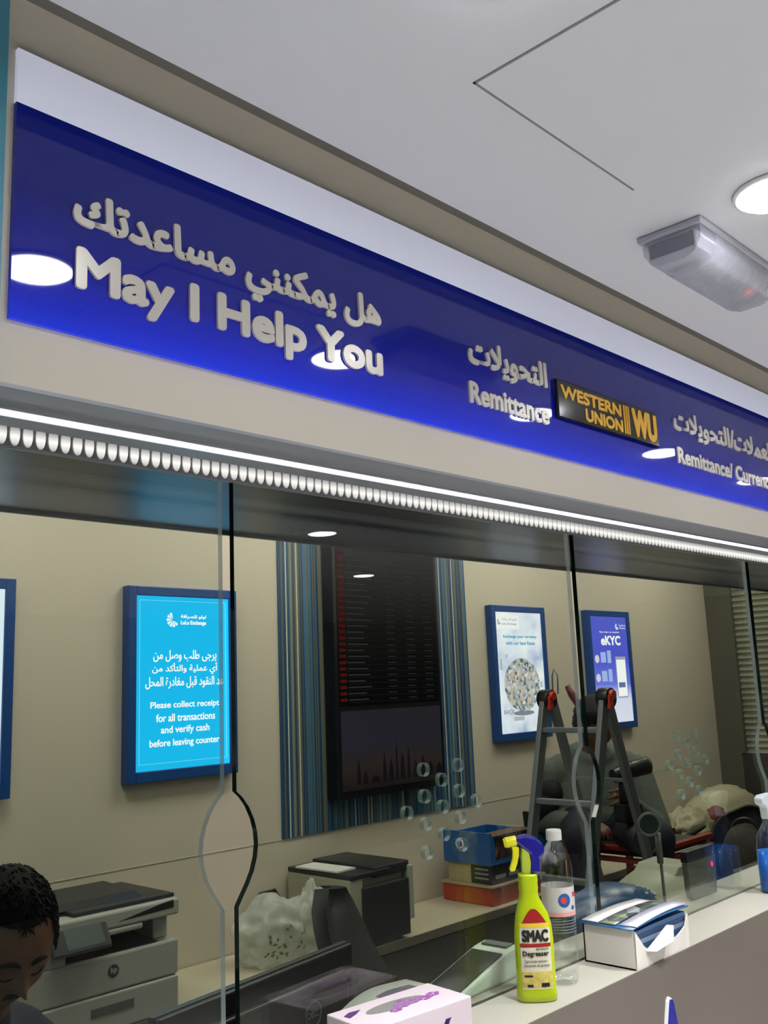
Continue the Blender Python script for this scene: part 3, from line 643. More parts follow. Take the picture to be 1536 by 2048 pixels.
# ================================================================== OFFICE CHAIRS
blackf = mat('black_mesh_fabric', (17, 18, 20), .7, bump=.3, bscale=300)
def office_chair(label, loc, rz, sc=1.0, rec=.10):
    t = T('office_chair', label, 'chair', loc, rz)
    def back(x, q):
        return q
    b = B(); prof = []
    n, m_ = 14, 10
    for k in range(n+1):
        v = k/n; z = .50+v*.56; hw = .225*math.sqrt(max(.02, 1-abs(2*v-1)**3.4))*(1-.12*v)
        for i in range(m_+1):
            u = -1+2*i/m_; x = u*hw; y = .25-rec/2+rec*v-.045*(1-u*u)+.05*math.sin(v*PI)
            prof.append((x, y, z))
    off = len(prof)
    vs = prof+[(x*.96, y+.045, z) for x, y, z in prof]; fs = []
    for k in range(n):
        for i in range(m_): a = k*(m_+1)+i; fs += [(a, a+1, a+m_+2, a+m_+1), (off+a, off+a+m_+1, off+a+m_+2, off+a+1)]
    rimi = [i for i in range(m_+1)]+[k*(m_+1)+m_ for k in range(1, n+1)]+[n*(m_+1)+i for i in range(m_-1, -1, -1)]+[k*(m_+1) for k in range(n-1, 0, -1)]
    for q in range(len(rimi)): a, c = rimi[q], rimi[(q+1) % len(rimi)]; fs.append((a, c, off+c, off+a))
    b.add([(x*sc, y*sc, z*sc) for x, y, z in vs], fs, True); P('backrest', b, blackf, t)
    P('back_spine', B().tube([(0, .26*sc, .42*sc), (0, .33*sc, .55*sc), (0, (.30+rec*.45)*sc, .75*sc)], .02*sc), black, t)
    P('seat', B().lathe([(.02, .40), (.20, .405), (.24, .43), (.235, .465), (.19, .485), (.02, .48)]).xf(Matrix.Scale(sc, 4)), blackf, t)
    P('gas_lift', B().cyl((0, 0, .10*sc), (0, 0, .40*sc), .025*sc), steel, t)
    for k in range(5):
        a = 2*PI*k/5; lg_ = P('foot', B().tube([(0, 0, .10*sc), (.15*math.cos(a)*sc, .15*math.sin(a)*sc, .09*sc), (.28*math.cos(a)*sc, .28*math.sin(a)*sc, .065*sc)], .018*sc), black, t)
        P('castor', B().cyl((.28*math.cos(a)*sc, .28*math.sin(a)*sc-.012, .026*sc), (.28*math.cos(a)*sc, .28*math.sin(a)*sc+.012, .026*sc), .026*sc), black, lg_)
    for s_ in (-1, 1): P('armrest', B().tube([(.22*s_*sc, .05*sc, .42*sc), (.27*s_*sc, .05*sc, .5*sc), (.27*s_*sc, .0, .64*sc)], .014*sc).box((.27*s_-.03)*sc, (.27*s_+.03)*sc, -.14*sc, .12*sc, .64*sc, .665*sc), black, t, .004)
    return t
office_chair('black office chair whose tall back rises beside the plastic bag', (2.24, 1.83, 0), .60, .99, .34)
office_chair('black office chair with rounded back near the shutter', (4.62, 2.06, 0), 2.0, .97)

# ================================================================== THINGS RIGHT OF THE PERSON ON THE REAR WORKTOP
def blob(b, c, r, sc, amp=.2, fr=3, seed=0, seg=40, rings=26, flat=True):
    def fn(d, q):
        n_ = noise.noise(Vector((d.x*fr+seed, d.y*fr, d.z*fr)))+.5*noise.noise(Vector((d.x*fr*2.6+seed, d.y*fr*2.6, d.z*fr*2.6+5)))
        cr = abs(noise.noise(Vector((d.x*fr*1.7+seed+9, d.y*fr*1.7, d.z*fr*1.7))))
        q = q*(1+amp*n_-amp*.9*cr)
        if flat and q.z < -r*sc[2]*.55: q.z = -r*sc[2]*.55
        return q
    return b.ball(c, r, sc, seg, rings, fn)
t = T('fabric_bundle', 'crumpled beige bundle on the rear worktop by the shutter', 'bundle', (5.60, 2.66, DZ))
P('cloth', blob(B(), (0, 0, .085), 1, (.36, .15, .15), .10, 1.8, 3), mat('beige_cloth', (186, 180, 150), .8, bump=.3, bscale=12), t)
P('red_trim', blob(B(), (-.26, -.08, .10), 1, (.10, .04, .05), .2, 3, 8), mat('faded_red_cloth', (120, 50, 44), .7), t)
t = T('plastic_bag', 'crumpled pale plastic bag in front of the beige bundle', 'bag', (5.08, 2.62, DZ))
P('bag_body', blob(B(), (0, 0, .06), 1, (.22, .10, .11), .25, 3, 12), mat('cream_plastic_bag', (180, 174, 146), .4, bump=.4, bscale=25), t)
t = T('stacked_boxes', 'black box with an orange folder on top behind the seated person', 'box', (4.56, 2.56, DZ))
P('box_body', B().box(0, .26, 0, .2, 0, .10), black, t, .003); P('folder', B().box(-.02, .2, .04, .24, .10, .135), mat('orange_folder', (176, 120, 50), .6), t, .003)
o = P('red_packet', B().box(0, .04, 0, .03, 0, .075), mat('dark_red_packet', (116, 34, 40), .4), bevel=.003, loc=(4.86, 2.57, DZ)); tag(o, 'small dark red packet beside the black box', 'packet')
t = T('stapler', 'black long armed stapler lying in front of the pale plastic bag', 'stapler', (4.90, 2.53, DZ), -.3)
P('arm', B().prism([(-.02, .03), (.12, .08), (.125, .092), (-.02, .055)], 'y', -.012, .012), black, t, .002); P('base', B().box(-.02, .14, -.014, .014, 0, .012), black, t, .002); P('hinge', B().box(-.03, 0, -.014, .014, 0, .05), dark, t, .002)

# ================================================================== PLASTIC BAG near the printers
t = T('carrier_bag', 'crumpled translucent carrier bag with green print on the rear worktop', 'bag', (2.20, 2.665, DZ))
bagm = mat('translucent_white_bag', (222, 226, 216), .25, bump=.9, bscale=14, alpha=.5)
P('bag_body', blob(B(), (0, 0, .075), 1, (.17, .10, .135), .20, 1.5, 21, 64, 40), bagm, t)
P('bag_handles', blob(B(), (.12, -.05, .085), 1, (.085, .05, .15), .28, 1.6, 31, 48, 30), bagm, t)
g = B()
for k in range(26):
    u = -.9+1.3*random.random(); x = -.10+.16*random.random(); z = .03+.11*random.random()*(1-abs(x)*3)
    a = random.random()*3; q = .006+.005*random.random()
    yy = -.115
    g.prism([(x+q*math.cos(a), z+q*math.sin(a)), (x+q*.5*math.cos(a+1.6), z+q*.5*math.sin(a+1.6)), (x-q*math.cos(a), z-q*math.sin(a)), (x+q*.5*math.cos(a-1.6), z+q*.5*math.sin(a-1.6))], 'y', yy, yy+.001)
gp = P('green_print', g, mat('green_ink', (84, 132, 96), .5), t, label='green flower print')
md = gp.modifiers.new('wrap', 'SHRINKWRAP'); md.target = [x for x in S.objects if x.name.startswith('bag_body')][-1]; md.wrap_method = 'PROJECT'; md.use_project_y = True; md.use_positive_direction = True; md.use_negative_direction = True; md.offset = .0012; md.wrap_mode = 'OUTSIDE_SURFACE'
t = T('power_cable', 'black looped cable with white label behind the carrier bag', 'cable', (2.275, 2.80, DZ))
P('cord', B().tube([(-.06+.0, 0, .0), (-.06, .01, .13), (-.02, .015, .185), (.05, .02, .185), (.09, .02, .13), (.10, .02, .0)], .006), black, t)

# ================================================================== MONITOR (back towards us)
mo = T('computer_monitor', 'black computer monitor seen from behind with a round logo at the bottom', 'monitor', (1.215, 1.50, .73), .16)
mk = mat('monitor_black', (13, 13, 14), .45)
P('back_shell', B().box(-.265, .265, -.002, .012, .06, .366).prism([(-.22, .09), (.22, .09), (.22, .33), (-.22, .33)], 'y', -.022, -.002), mk, mo, .004)
P('screen_bezel', B().box(-.267, .267, .012, .026, .058, .368), mat('bezel_grey', (50, 50, 47), .45), mo, .002)
P('stand_neck', B().box(-.03, .03, -.04, -.02, .0, .22), black, mo, .004); P('stand_base', B().box(-.11, .11, -.10, .08, 0, .014), black, mo, .006)
lgo = P('logo_badge', B().ring((.105, -.0232, .275), (0, 1, 0), .023, .0013, 36), mat('silver_print', (150, 152, 152), .35, .5), mo)
tx('DELL', .088, .122, .269, .281, -.0225, MC['silver_print'], lgo, .0004)

# ================================================================== CARD TERMINAL
t = T('card_terminal', 'white handheld card terminal with dark screen on the counter', 'card terminal', (1.455, 1.195, CT), .05)
wp = mat('terminal_white', (196, 204, 192), .35)
pr = [(-.10, .0), (-.105, .010), (.055, .050), (.085, .053), (.10, .047), (.102, .032), (.085, .010), (.07, .0)]
P('body', B().prism(pr, 'y', -.042, .042), wp, t, .008)
n0 = math.atan2(.040, .160)
P('screen', B().box(-.085, .06, -.034, .034, 0, .0016), mat('terminal_screen', (14, 20, 16), .2), t, .0, loc=(-.02, 0, .0313+.0006), rot=(0, -n0, 0))
P('paper_slot', B().box(.060, .085, -.028, .028, .0508, .0545), mat('slot_grey', (90, 94, 90), .4), t)

# ================================================================== TISSUE BOX and LEAFLETS
t = T('tissue_box', 'white tissue box with purple flowers at the bottom edge of the photo', 'tissue box', (1.10, 1.050, CT), -.10)
P('carton', B().box(-.10, .10, -.048, .048, 0, .078), mat('pinkish_white_card', (190, 176, 182), .5), t, .002)
pur = mat('purple_flower_print', (150, 84, 160), .5); pur2 = mat('deep_purple_print', (74, 30, 96), .5)
b = B(); op = [(.055*math.cos(2*PI*k/32)*1.0-.005, .016*math.sin(2*PI*k/32)+.005) for k in range(32)]
P('opening', B().prism(op, 'z', .078, .0788), mat('film_grey', (128, 126, 122), .25), t, label='oval film covered opening')
for k, (x, y, r_) in enumerate(((.0, -.004, .014), (.022, -.002, .013), (.045, -.004, .012), (-.02, -.014, .010), (.065, .0, .012), (.01, .012, .006))):
    for q in range(5):
        a = q*2*PI/5+k; b.prism([(x+.2*r_*math.cos(a), y+.2*r_*math.sin(a)), (x+r_*math.cos(a-.5), y+r_*.6*math.sin(a-.5)), (x+r_*1.1*math.cos(a), y+r_*.66*math.sin(a)), (x+r_*math.cos(a+.5), y+r_*.6*math.sin(a+.5))], 'z', .0788, .0794+k*.00004)
P('flower_print', b, pur, t)
b = B()
for k in range(16):
    y = -.047+.07*random.random()+.0; z = .02+.05*random.random(); a = random.random()*3; r_ = .009
    b.prism([(y+r_*math.cos(a), z+r_*math.sin(a)), (y+r_*.5*math.cos(a+1.5), z+r_*.5*math.sin(a+1.5)), (y-r_*math.cos(a), z-r_*math.sin(a)), (y-r_*.5*math.cos(a+1.5), z-r_*.5*math.sin(a+1.5))], 'x', .10, .1004)
for k in range(10):
    x = .095-.05*random.random(); z = .01+.06*random.random(); a = random.random()*3; r_ = .010
    b.prism([(x+r_*math.cos(a), z+r_*math.sin(a)), (x+r_*.5*math.cos(a+1.5), z+r_*.5*math.sin(a+1.5)), (x-r_*math.cos(a), z-r_*math.sin(a)), (x-r_*.5*math.cos(a+1.5), z-r_*.5*math.sin(a+1.5))], 'y', -.0484, -.048)
b.prism([(-.09, .02), (-.075, .028), (-.055, .026), (-.07, .016), (-.088, .008)], 'z', .0781, .0786)
P('flower_sprig_print', b, pur2, t)
# leaflet behind the glass
t = T('leaflet', 'open white leaflet with a purple picture behind the tissue box', 'leaflet', (1.22, 1.185, CT), .12)
b = B(); nx = 14
for s_ in (0, .0012):
    for i in range(nx+1):
        u = i/nx; x = -.11+.22*u; z = .004+.045*math.sin(min(1, u*1.5)*PI*.5)*(1-u*.55)+s_
        b.v += [(x, -.045, z), (x, .05, z+.004)]
k0 = (nx+1)*2
for i in range(nx): a = i*2; b.f += [(a, a+2, a+3, a+1), (k0+a, k0+a+1, k0+a+3, k0+a+2), (a, k0+a, k0+a+2, a+2), (a+1, a+3, k0+a+3, k0+a+1)]; b.sm += [True, True, False, False]
b.f += [(0, 1, k0+1, k0), (nx*2, k0+nx*2, k0+nx*2+1, nx*2+1)]; b.sm += [False]*2
P('sheet', b, mat('leaflet_white', (196, 198, 190), .5), t)
pb_ = B()
for i in range(6, 12):
    def zz(u): return .0056+.045*math.sin(min(1, u*1.5)*PI*.5)*(1-u*.55)
    u0, u1 = i/nx, (i+1)/nx; n0_ = len(pb_.v)
    pb_.add([(-.11+.22*u0, -.030, zz(u0)+.0006), (-.11+.22*u1, -.030, zz(u1)+.0006), (-.11+.22*u1, .02, zz(u1)+.003), (-.11+.22*u0, .02, zz(u0)+.003)], [(0, 1, 2, 3)])
P('printed_picture', pb_, mat('purple_grey_print', (96, 84, 110), .5, var=.5, vscale=30), t)

# ================================================================== SPRAY BOTTLE
t = T('spray_bottle', 'yellow green degreaser spray bottle with blue trigger head on the counter', 'spray bottle', (1.447, 1.055, CT), -.80)
ylw = mat('lime_yellow_plastic', (172, 190, 14), .3, coat=.3)
def oval(prof, seg=40):
    """prof: (halfwidth x, halfdepth y, z, xshift)"""
    b = B()
    for hx, hy, z, xs in prof:
        for i in range(seg):
            a = 2*PI*i/seg; c, s_ = math.cos(a), math.sin(a); e_ = .75
            b.v.append((xs+hx*math.copysign(abs(c)**e_, c), hy*math.copysign(abs(s_)**e_, s_), z))
    for k in range(len(prof)-1):
        for i in range(seg): j = (i+1) % seg; b.f.append((k*seg+i, k*seg+j, (k+1)*seg+j, (k+1)*seg+i)); b.sm.append(True)
    b.f += [tuple(range(seg))[::-1], tuple((len(prof)-1)*seg+i for i in range(seg))]; b.sm += [False]*2
    return b
bp_ = [(.032, .018, 0, 0), (.0345, .0205, .004, 0), (.0345, .0205, .014, 0), (.0335, .0195, .024, 0), (.0335, .0195, .06, 0), (.0335, .0195, .10, 0), (.0315, .0190, .125, 0), (.0275, .018, .142, -.001), (.021, .0165, .158, -.003), (.0165, .0155, .170, -.004), (.0160, .0155, .178, -.004), (.0172, .016, .184, -.004), (.0160, .0155, .190, -.004), (.0172, .016, .196, -.004), (.0165, .0155, .203, -.004), (.0165, .0155, .2065, -.004), (.0085, .0085, .207, -.004)]
P('bottle_body', oval(bp_), ylw, t)
bl = mat('cobalt_blue_plastic', (28, 26, 128), .3, coat=.3); yel = mat('bright_yellow_plastic', (222, 214, 26), .35)
hd = P('trigger_head', B().prism([(.000, .207), (.018, .207), (.019, .232), (.026, .238), (.029, .246), (.024, .258), (.012, .268), (-.004, .273), (-.020, .270), (-.024, .262), (-.012, .252), (.002, .240), (.003, .225)], 'y', -.0095, .0095), bl, t, .004)
P('neck_collar', B().prism([(-.014, .206), (.001, .206), (.003, .225), (.001, .244), (-.012, .252), (-.014, .235)], 'y', -.008, .008), mat('yellow_green_neck', (170, 182, 60), .35), t, .003)
P('nozzle', B().cyl((-.020, 0, .2625), (-.040, 0, .2595), .0088, .0092).cyl((-.040, 0, .2595), (-.0425, 0, .259), .0078), yel, t, .001)
P('trigger', B().prism([(-.030, .256), (-.016, .252), (-.017, .238), (-.021, .224), (-.0255, .212), (-.034, .211), (-.035, .216), (-.029, .232), (-.028, .246)], 'y', -.0055, .0055), yel, t, .002)
# label wrapped on the front face (facing -y local)
def body_at(x, z):
    """front surface y (negative) of the bottle"""
    for k in range(len(bp_)-1):
        if bp_[k][2] <= z <= bp_[k+1][2]:
            q = (z-bp_[k][2])/max(1e-6, bp_[k+1][2]-bp_[k][2]); hx = bp_[k][0]*(1-q)+bp_[k+1][0]*q; hy = bp_[k][1]*(1-q)+bp_[k+1][1]*q; xs = bp_[k][3]*(1-q)+bp_[k+1][3]*q
            c = min(.999, abs((x-xs)/hx))**(1/.75); a = math.acos(min(1, c)); return -hy*abs(math.sin(a))**.75
    return 0
def lab_poly(fn, z0, z1, off, m, name='label_print', parent=None, n=18, mm=10):
    b = B()
    for k in range(n+1):
        z = z0+(z1-z0)*k/n; xa, xb = fn(z)
        for i in range(mm+1):
            x = xa+(xb-xa)*i/mm; b.v.append((x, body_at(x, z)-off, z))
    for k in range(n):
        for i in range(mm): a = k*(mm+1)+i; b.f.append((a, a+1, a+mm+2, a+mm+1)); b.sm.append(True)
    return P(name, b, m, parent or t)
def lshape(z):
    if z < .118: return (-.0262, .0262)
    q = (z-.118)/.034; w_ = .0262*math.sqrt(max(0, 1-q**1.5))*(1-.35*q); return (-w_-.001*q, w_-.001*q)
lab = lab_poly(lshape, .022, .1515, .0004, mat('label_cream', (206, 200, 176), .4), 'front_label')
lab_poly(lambda z: lshape(max(z, .119)), .1285, .1512, .0007, mat('label_red', (150, 26, 22), .4), 'label_red_arch', lab)
lab_poly(lambda z: (-.0255, .0255), .121, .1275, .0007, mat('label_yellow', (216, 186, 40), .4), 'label_yellow_band', lab)
lab_poly(lambda z: (-.0262, .0262), .0895, .0955, .0007, MC['label_red'], 'label_red_line', lab)
lab_poly(lambda z: (-.0262, .0262), .024, .050, .0006, mat('label_olive', (196, 178, 90), .45, var=.5, vscale=140), 'label_picture', lab)
def wrap_text(body, x0, x1, z0, z1, m, bold=0):
    o = text(body, x0, x1, z0, z1, 0, m, lab, bold, .0003)
    for v in o.data.vertices: v.co.y = body_at(v.co.x, v.co.z)-.0011+v.co.y
    return o
ink = mat('black_ink', (24, 20, 22), .5)
wrap_text('SMAC', -.023, .023, .098, .118, ink, .0013); wrap_text('Degreaser', -.023, .022, .073, .0835, ink, .0003)
wrap_text('sgrassatore', .0, .022, .0845, .0885, ink); wrap_text('formula action', -.020, .018, .0655, .069, ink); wrap_text('removes all grease', -.022, .022, .058, .062, ink)
for a in ((-.018, -.008, .026, .030), (.006, .020, .026, .032), (-.022, -.008, .042, .045)): lab_poly(lambda z, a=a: (a[0], a[1]), a[2], a[3], .0012, ink, 'label_block', lab, 3, 4)

# ================================================================== WATER BOTTLE
t = T('water_bottle', 'clear plastic water bottle with white cap behind the spray bottle', 'water bottle', (1.555, 1.0735, CT))
wbm = glassmat('clear_bottle_plastic', (.97, .98, .98), 1.9, .03)
pf = [(r_*.94, z_) for r_, z_ in [(.018, 0), (.028, .002), (.031, .010), (.0315, .02), (.030, .026), (.0315, .032), (.0315, .055), (.0305, .058), (.0315, .061), (.0315, .085), (.0315, .155), (.0305, .158), (.0315, .162), (.0315, .196), (.0305, .206), (.027, .220), (.021, .233), (.015, .242), (.0125, .246), (.0125, .2475)]]
P('bottle_shell', B().lathe(pf, seg=40), wbm, t)
P('bottle_cap', B().lathe([(.0135, .247), (.0145, .248), (.0145, .263), (.0135, .2655), (.002, .2655)], seg=36, smooth=False), mat('white_cap', (205, 205, 198), .4), t)
lw = P('paper_label', B().cyl((0, 0, .118), (0, 0, .168), .0302, seg=40, cap=False), mat('water_label', (196, 190, 186), .5, alpha=.9), t)
def arcpatch(a0, a1, z0, z1, r_, m, name, parent):
    b = B(); n = 10
    for k in range(n+1): a = a0+(a1-a0)*k/n; b.v += [(r_*math.cos(a), r_*math.sin(a), z0), (r_*math.cos(a), r_*math.sin(a), z1)]
    for k in range(n): b.f.append((2*k, 2*k+2, 2*k+3, 2*k+1)); b.sm.append(True)
    return P(name, b, m, parent)
arcpatch(-3.2, -.2, .118, .125, .0305, mat('label_pink', (206, 140, 134), .5), 'pink_band', lw)
arcpatch(-1.5, -.9, .150, .158, .0305, mat('label_red_ink', (190, 60, 66), .5), 'red_print', lw)
def disc_on(a, z, r_, m, R=.0307):
    b = B(); n = 20; b.v.append((R*math.cos(a), R*math.sin(a), z))
    for k in range(n): q = 2*PI*k/n; aa = a+r_*math.cos(q)/R; b.v.append((R*math.cos(aa), R*math.sin(aa), z+r_*math.sin(q)))
    for k in range(n): b.f.append((0, 1+k, 1+(k+1) % n)); b.sm.append(False)
    return P('printed_disc', b, m, lw)
blu = mat('label_blue', (36, 84, 150), .4)
disc_on(-2.15, .146, .012, blu); disc_on(-2.2, .146, .006, MC['label_red_ink'], .0309); disc_on(-1.55, .132, .004, blu)
b = B()
for k in range(5): b.cyl((0, 0, .090+k*.005), (0, 0, .0912+k*.005), .0300, seg=40, cap=False)
P('printed_lines', b, mat('grey_print', (120, 124, 122), .5), t)

# ================================================================== BROCHURE BOX
t = T('brochure_box', 'torn white cardboard box filled with leaflets on the counter edge', 'box', (1.795, 1.058, CT), 0)
wc = mat('white_card', (206, 200, 192), .6)
W_, D_, h_ = .105, .055, .070
b = B()
b.add([(-W_, -D_, 0), (W_, -D_, 0), (W_, D_, 0), (-W_, D_, 0), (-W_, D_, h_), (-W_*.98, -D_-.002, h_)], [(3, 0, 5, 4), (0, 3, 2, 1)])
P('box_end', B().box(-W_, -W_+.003, -D_, D_, 0, h_).box(-W_, W_, D_-.003, D_, 0, h_).box(-W_, W_, -D_, D_, 0, .003).box(W_-.003, W_, -D_, D_, 0, h_*.95), wc, t)
# torn front side facing the customer
fr_ = B(); pts = [(-W_, h_), (-W_*.75, h_*.55), (-W_*.55, h_*.40), (-W_*.30, h_*.60), (-.0, h_*.72), (.012, h_*.70), (.018, h_*.45), (W_*.5, h_*.42), (W_*.8, h_*.62), (W_, h_*.9)]
n0 = len(pts)
for yy in (-D_-.0, -D_-.0025):
    for x, z in pts: fr_.v += [(x, yy, 0), (x, yy-.012*(z/h_)**2*(1 if abs(x) < W_*.9 else .1), z)]
for i in range(n0-1):
    a = 2*i; c = 2*n0+a; fr_.f += [(a, a+1, a+3, a+2), (c, c+2, c+3, c+1), (a+1, c+1, c+3, a+3)]; fr_.sm += [False]*3
P('torn_side', fr_, wc, t, label='ragged torn front side')
P('torn_flap', B().add([(-W_*.7, -D_-.006, h_*.42), (.0, -D_-.014, h_*.9), (.014, -D_-.02, h_*.86), (-W_*.05, -D_-.028, h_*.52), (-W_*.5, -D_-.016, h_*.36), (-W_*.7, -D_-.004, h_*.40), (.0, -D_-.011, h_*.88), (.014, -D_-.016, h_*.84), (-W_*.05, -D_-.024, h_*.50), (-W_*.5, -D_-.012, h_*.34)], [(0, 1, 2, 3, 4), (9, 8, 7, 6, 5), (0, 5, 6, 1), (1, 6, 7, 2), (2, 7, 8, 3), (3, 8, 9, 4), (4, 9, 5, 0)]), wc, t)
cols = [(44, 60, 88), (58, 84, 120), (80, 96, 120), (40, 62, 96), (104, 122, 146)]
for k in range(7):
    c_ = cols[k % 5]
    o = P('leaflet', B().box(-W_+.006, W_-.004, -D_+.002, D_-.006, 0, .0085), mat('leaflet_edge_%d' % (k % 5), c_, .45), bevel=.0006, loc=(1.795+random.uniform(-.002, .002), 1.058, CT+.0035+k*.0092), rot=(0, 0, random.uniform(-.015, .015)))
    tag(o, 'bluish leaflet bundle packed inside the torn white box', 'leaflet', 'leaflet bundles inside the torn box')
def flyer(x, y, z, w_, l_, rz, m, lab):
    t = T('flyer', lab, 'leaflet', (x, y, z), rz)
    b = B(); n = 8
    for s_ in (0, .0016):
        for i in range(n+1): u = i/n; q = .004*math.sin(u*PI)+.003*u; b.v += [(-l_/2+l_*u, -w_/2, q+s_), (-l_/2+l_*u, w_/2, q+s_)]
    k0 = 2*(n+1)
    for i in range(n): a = 2*i; b.f += [(a, a+1, a+3, a+2), (k0+a, k0+a+2, k0+a+3, k0+a+1), (a, a+2, k0+a+2, k0+a), (a+1, k0+a+1, k0+a+3, a+3)]; b.sm += [True]*2+[False]*2
    b.f += [(0, k0, k0+1, 1), (2*n, 2*n+1, k0+2*n+1, k0+2*n)]; b.sm += [False]*2
    P('sheet', b, m, t); return t
lav = mat('lavender_print', (196, 194, 214), .3, coat=.3); wht = mat('glossy_white_print', (214, 208, 206), .3, coat=.3)
mid = voro('photo_print', [(0, (38, 46, 44)), (.3, (90, 98, 92)), (.5, (170, 176, 120)), (.7, (120, 132, 150)), (1, (214, 180, 160))], 26)
nt = mid.node_tree; rr = [n for n in nt.nodes if n.type == 'VALTORGB'][0]; pbs = nt.nodes.new('ShaderNodeBsdfPrincipled'); pbs.inputs['Roughness'].default_value = .3; nt.links.new(rr.outputs[0], pbs.inputs['Base Color']); nt.links.new(pbs.outputs[0], nt.nodes['Material Output'].inputs[0])
zt = CT+.0712
flyer(1.797, 1.060, zt, .118, .225, .0, mat('blue_flyer', (34, 88, 138), .35), 'blue edged flyer lying under the others on the torn white box')
flyer(1.795, 1.096, zt+.0035, .036, .205, -.02, wht, 'white flyer nearest the glass on the torn white box')
flyer(1.797, 1.060, zt+.0036, .036, .21, .0, mid, 'dark photo printed flyer in the middle on the torn white box')
flyer(1.805, 1.022, zt+.0037, .036, .215, .04, lav, 'lavender flyer nearest the counter edge on the torn white box')

# ================================================================== MACHINES behind the third pane
counter_machine('note_counter', 'low blue rounded device with small lit buttons behind the leaflets', (2.27, 1.40, .73), .1, bluep, 1.05, True).location.z = .975
P('riser', B().box(-.12, .12, -.085, .085, -.245, 0), dark, [x for x in S.objects if x.name.startswith('note_counter') and x.parent is None][-1], .004)
t = counter_machine('banknote_sorter', 'sage beige rounded machine with a dark slot behind the blue device', (2.68, 1.47, .73), -.1, beigep, 1.4, False, True); t.location.z = .905
P('riser', B().box(-.17, .17, -.12, .12, -.175, 0), beigep, t, .006)
t = T('customer_display', 'dark grey display with a red light behind the right glass pane', 'display', (2.27, 1.165, CT), 0)
t.location = (2.36, 1.175, CT)
P('panel', B().prism([(-.10, .02), (-.096, .008), (-.085, .002), (.04, .0), (.045, .09), (-.105, .09)], 'y', 0, .015), mat('display_grey', (78, 78, 70), .5), t, .002)
P('panel_top', B().box(-.106, .046, -.001, .017, .09, .115), black, t, .002); P('power_light', B().ball((.020, -.002, .07), .004, (1, .5, 1.6)), emis('red_light', (235, 40, 80), 2.5), t, label='red light')
# thin rod with ring mirror
t = T('ring_mirror_stand', 'thin chrome rod carrying a round mirror above the blue device', 'mirror stand', (2.195, 1.205, CT))
P('rod', B().tube([(0, 0, 0), (-.004, 0, .10), (-.008, 0, .155)], .0035), mat('smoked_chrome', (90, 92, 92), .2, .8), t)
t.location = (2.205, 1.215, CT)
P('rod_sleeve', B().cyl((-.006, 0, .095), (-.0085, 0, .165), .0075), mat('clear_grey_sleeve', (84, 86, 82), .3), t)
ra = Vector((-.75, -.65, 0)).normalized()
P('mirror_rim', B().ring((-.045, .0, .19), ra, .025, .0035), mat('rim_grey', (92, 98, 92), .3), t); P('mirror_face', B().cyl(Vector((-.045, 0, .19))-ra*.004, Vector((-.045, 0, .19))+ra*.002, .024), mat('mirror_dark', (44, 50, 48), .12), t)
P('mirror_arm', B().tube([(-.0085, 0, .16), (-.02, 0, .165), (-.040, 0, .166)], .003), MC['rim_grey'], t)
# blue cleaning liquid bottle at the right edge
t = T('cleaner_bottle', 'clear spray bottle of blue liquid at the right edge of the photo', 'spray bottle', (2.475, 1.06, CT))
P('bottle_shell', B().lathe([(.030, 0), (.034, .004), (.034, .10), (.030, .135), (.018, .155), (.013, .165), (.013, .175)], seg=32), glassmat('clear_cleaner_plastic', (.86, .92, .96), 1.4), t)
P('liquid', B().lathe([(.031, .003), (.0325, .006), (.0325, .098)], seg=32), mat('cleaner_blue', (20, 100, 190), .2), t)
P('trigger_head', B().prism([(-.014, .175), (.014, .175), (.016, .20), (.03, .222), (.028, .235), (-.03, .235), (-.045, .228), (-.045, .215), (-.018, .205)], 'y', -.011, .011), mat('pale_grey_head', (196, 204, 206), .35), t, .003)

# ================================================================== LADDER
lg_m = mat('grey_ladder_aluminium', (124, 128, 132), .4, .4); lr = mat('ladder_red', (196, 52, 30), .4)
LX_ = 3.20
t = T('folding_ladder', 'grey folding step ladder with red hinges standing in front of the seated person', 'ladder', (LX_, 2.066, 0))
def stile(p0, p1, w_=.042, d_=.022):
    p0 = Vector(p0); p1 = Vector(p1); d = (p1-p0).normalized(); y = Vector((0, 1, 0)); x = y.cross(d).normalized(); b = B(); vs = []
    for p in (p0, p1):
        for a, c in ((-1, -1), (1, -1), (1, 1), (-1, 1)): vs.append(p+x*a*w_/2+y*c*d_/2)
    b.add(vs, [(0, 3, 2, 1), (4, 5, 6, 7), (0, 1, 5, 4), (1, 2, 6, 5), (2, 3, 7, 6), (3, 0, 4, 7)]); return b
ap = H-.075
for sy in (-.132, .132):
    P('front_stile', stile((-.46, sy, 0), (-.012, sy, ap), .045), lg_m, t, .003); P('rear_stile', stile((.55, sy*.93, 0), (.02, sy*.93, ap), .042), lg_m, t, .003)
    P('hinge', B().cyl((0, sy-.025, ap), (0, sy+.025, ap), .038), black, t, .004, label='black rounded hinge')
    P('hinge_knob', B().cyl((-.005, sy-.04, ap+.012), (-.005, sy+.03, ap+.012), .017).box(-.03, -.005, sy-.034, sy-.02, ap-.04, ap+.01), lr, t, .003, label='red hinge knob')
for z in (H-.19, H-.445, H-.70, H-.955, H-1.21, H-1.46):
    q = z/ap; P('rung', B().box(-.46+.448*q-.014, -.46+.448*q+.014, -.122, .122, z-.010, z+.010), lg_m, t, .003)
for z in (H-.385, H-.98): q = z/ap; P('brace', B().box(.55-.53*q-.006, .55-.53*q+.006, -.115, .115, z-.006, z+.006), mat('pale_bar', (120, 124, 122), .35, .5), t)
P('safety_hook', B().tube([(.01, .11, ap), (.015, .11, ap+.09), (.015, .10, ap+.115), (.015, .085, ap+.09), (.01, .085, ap+.02)], .003), lg_m, t)

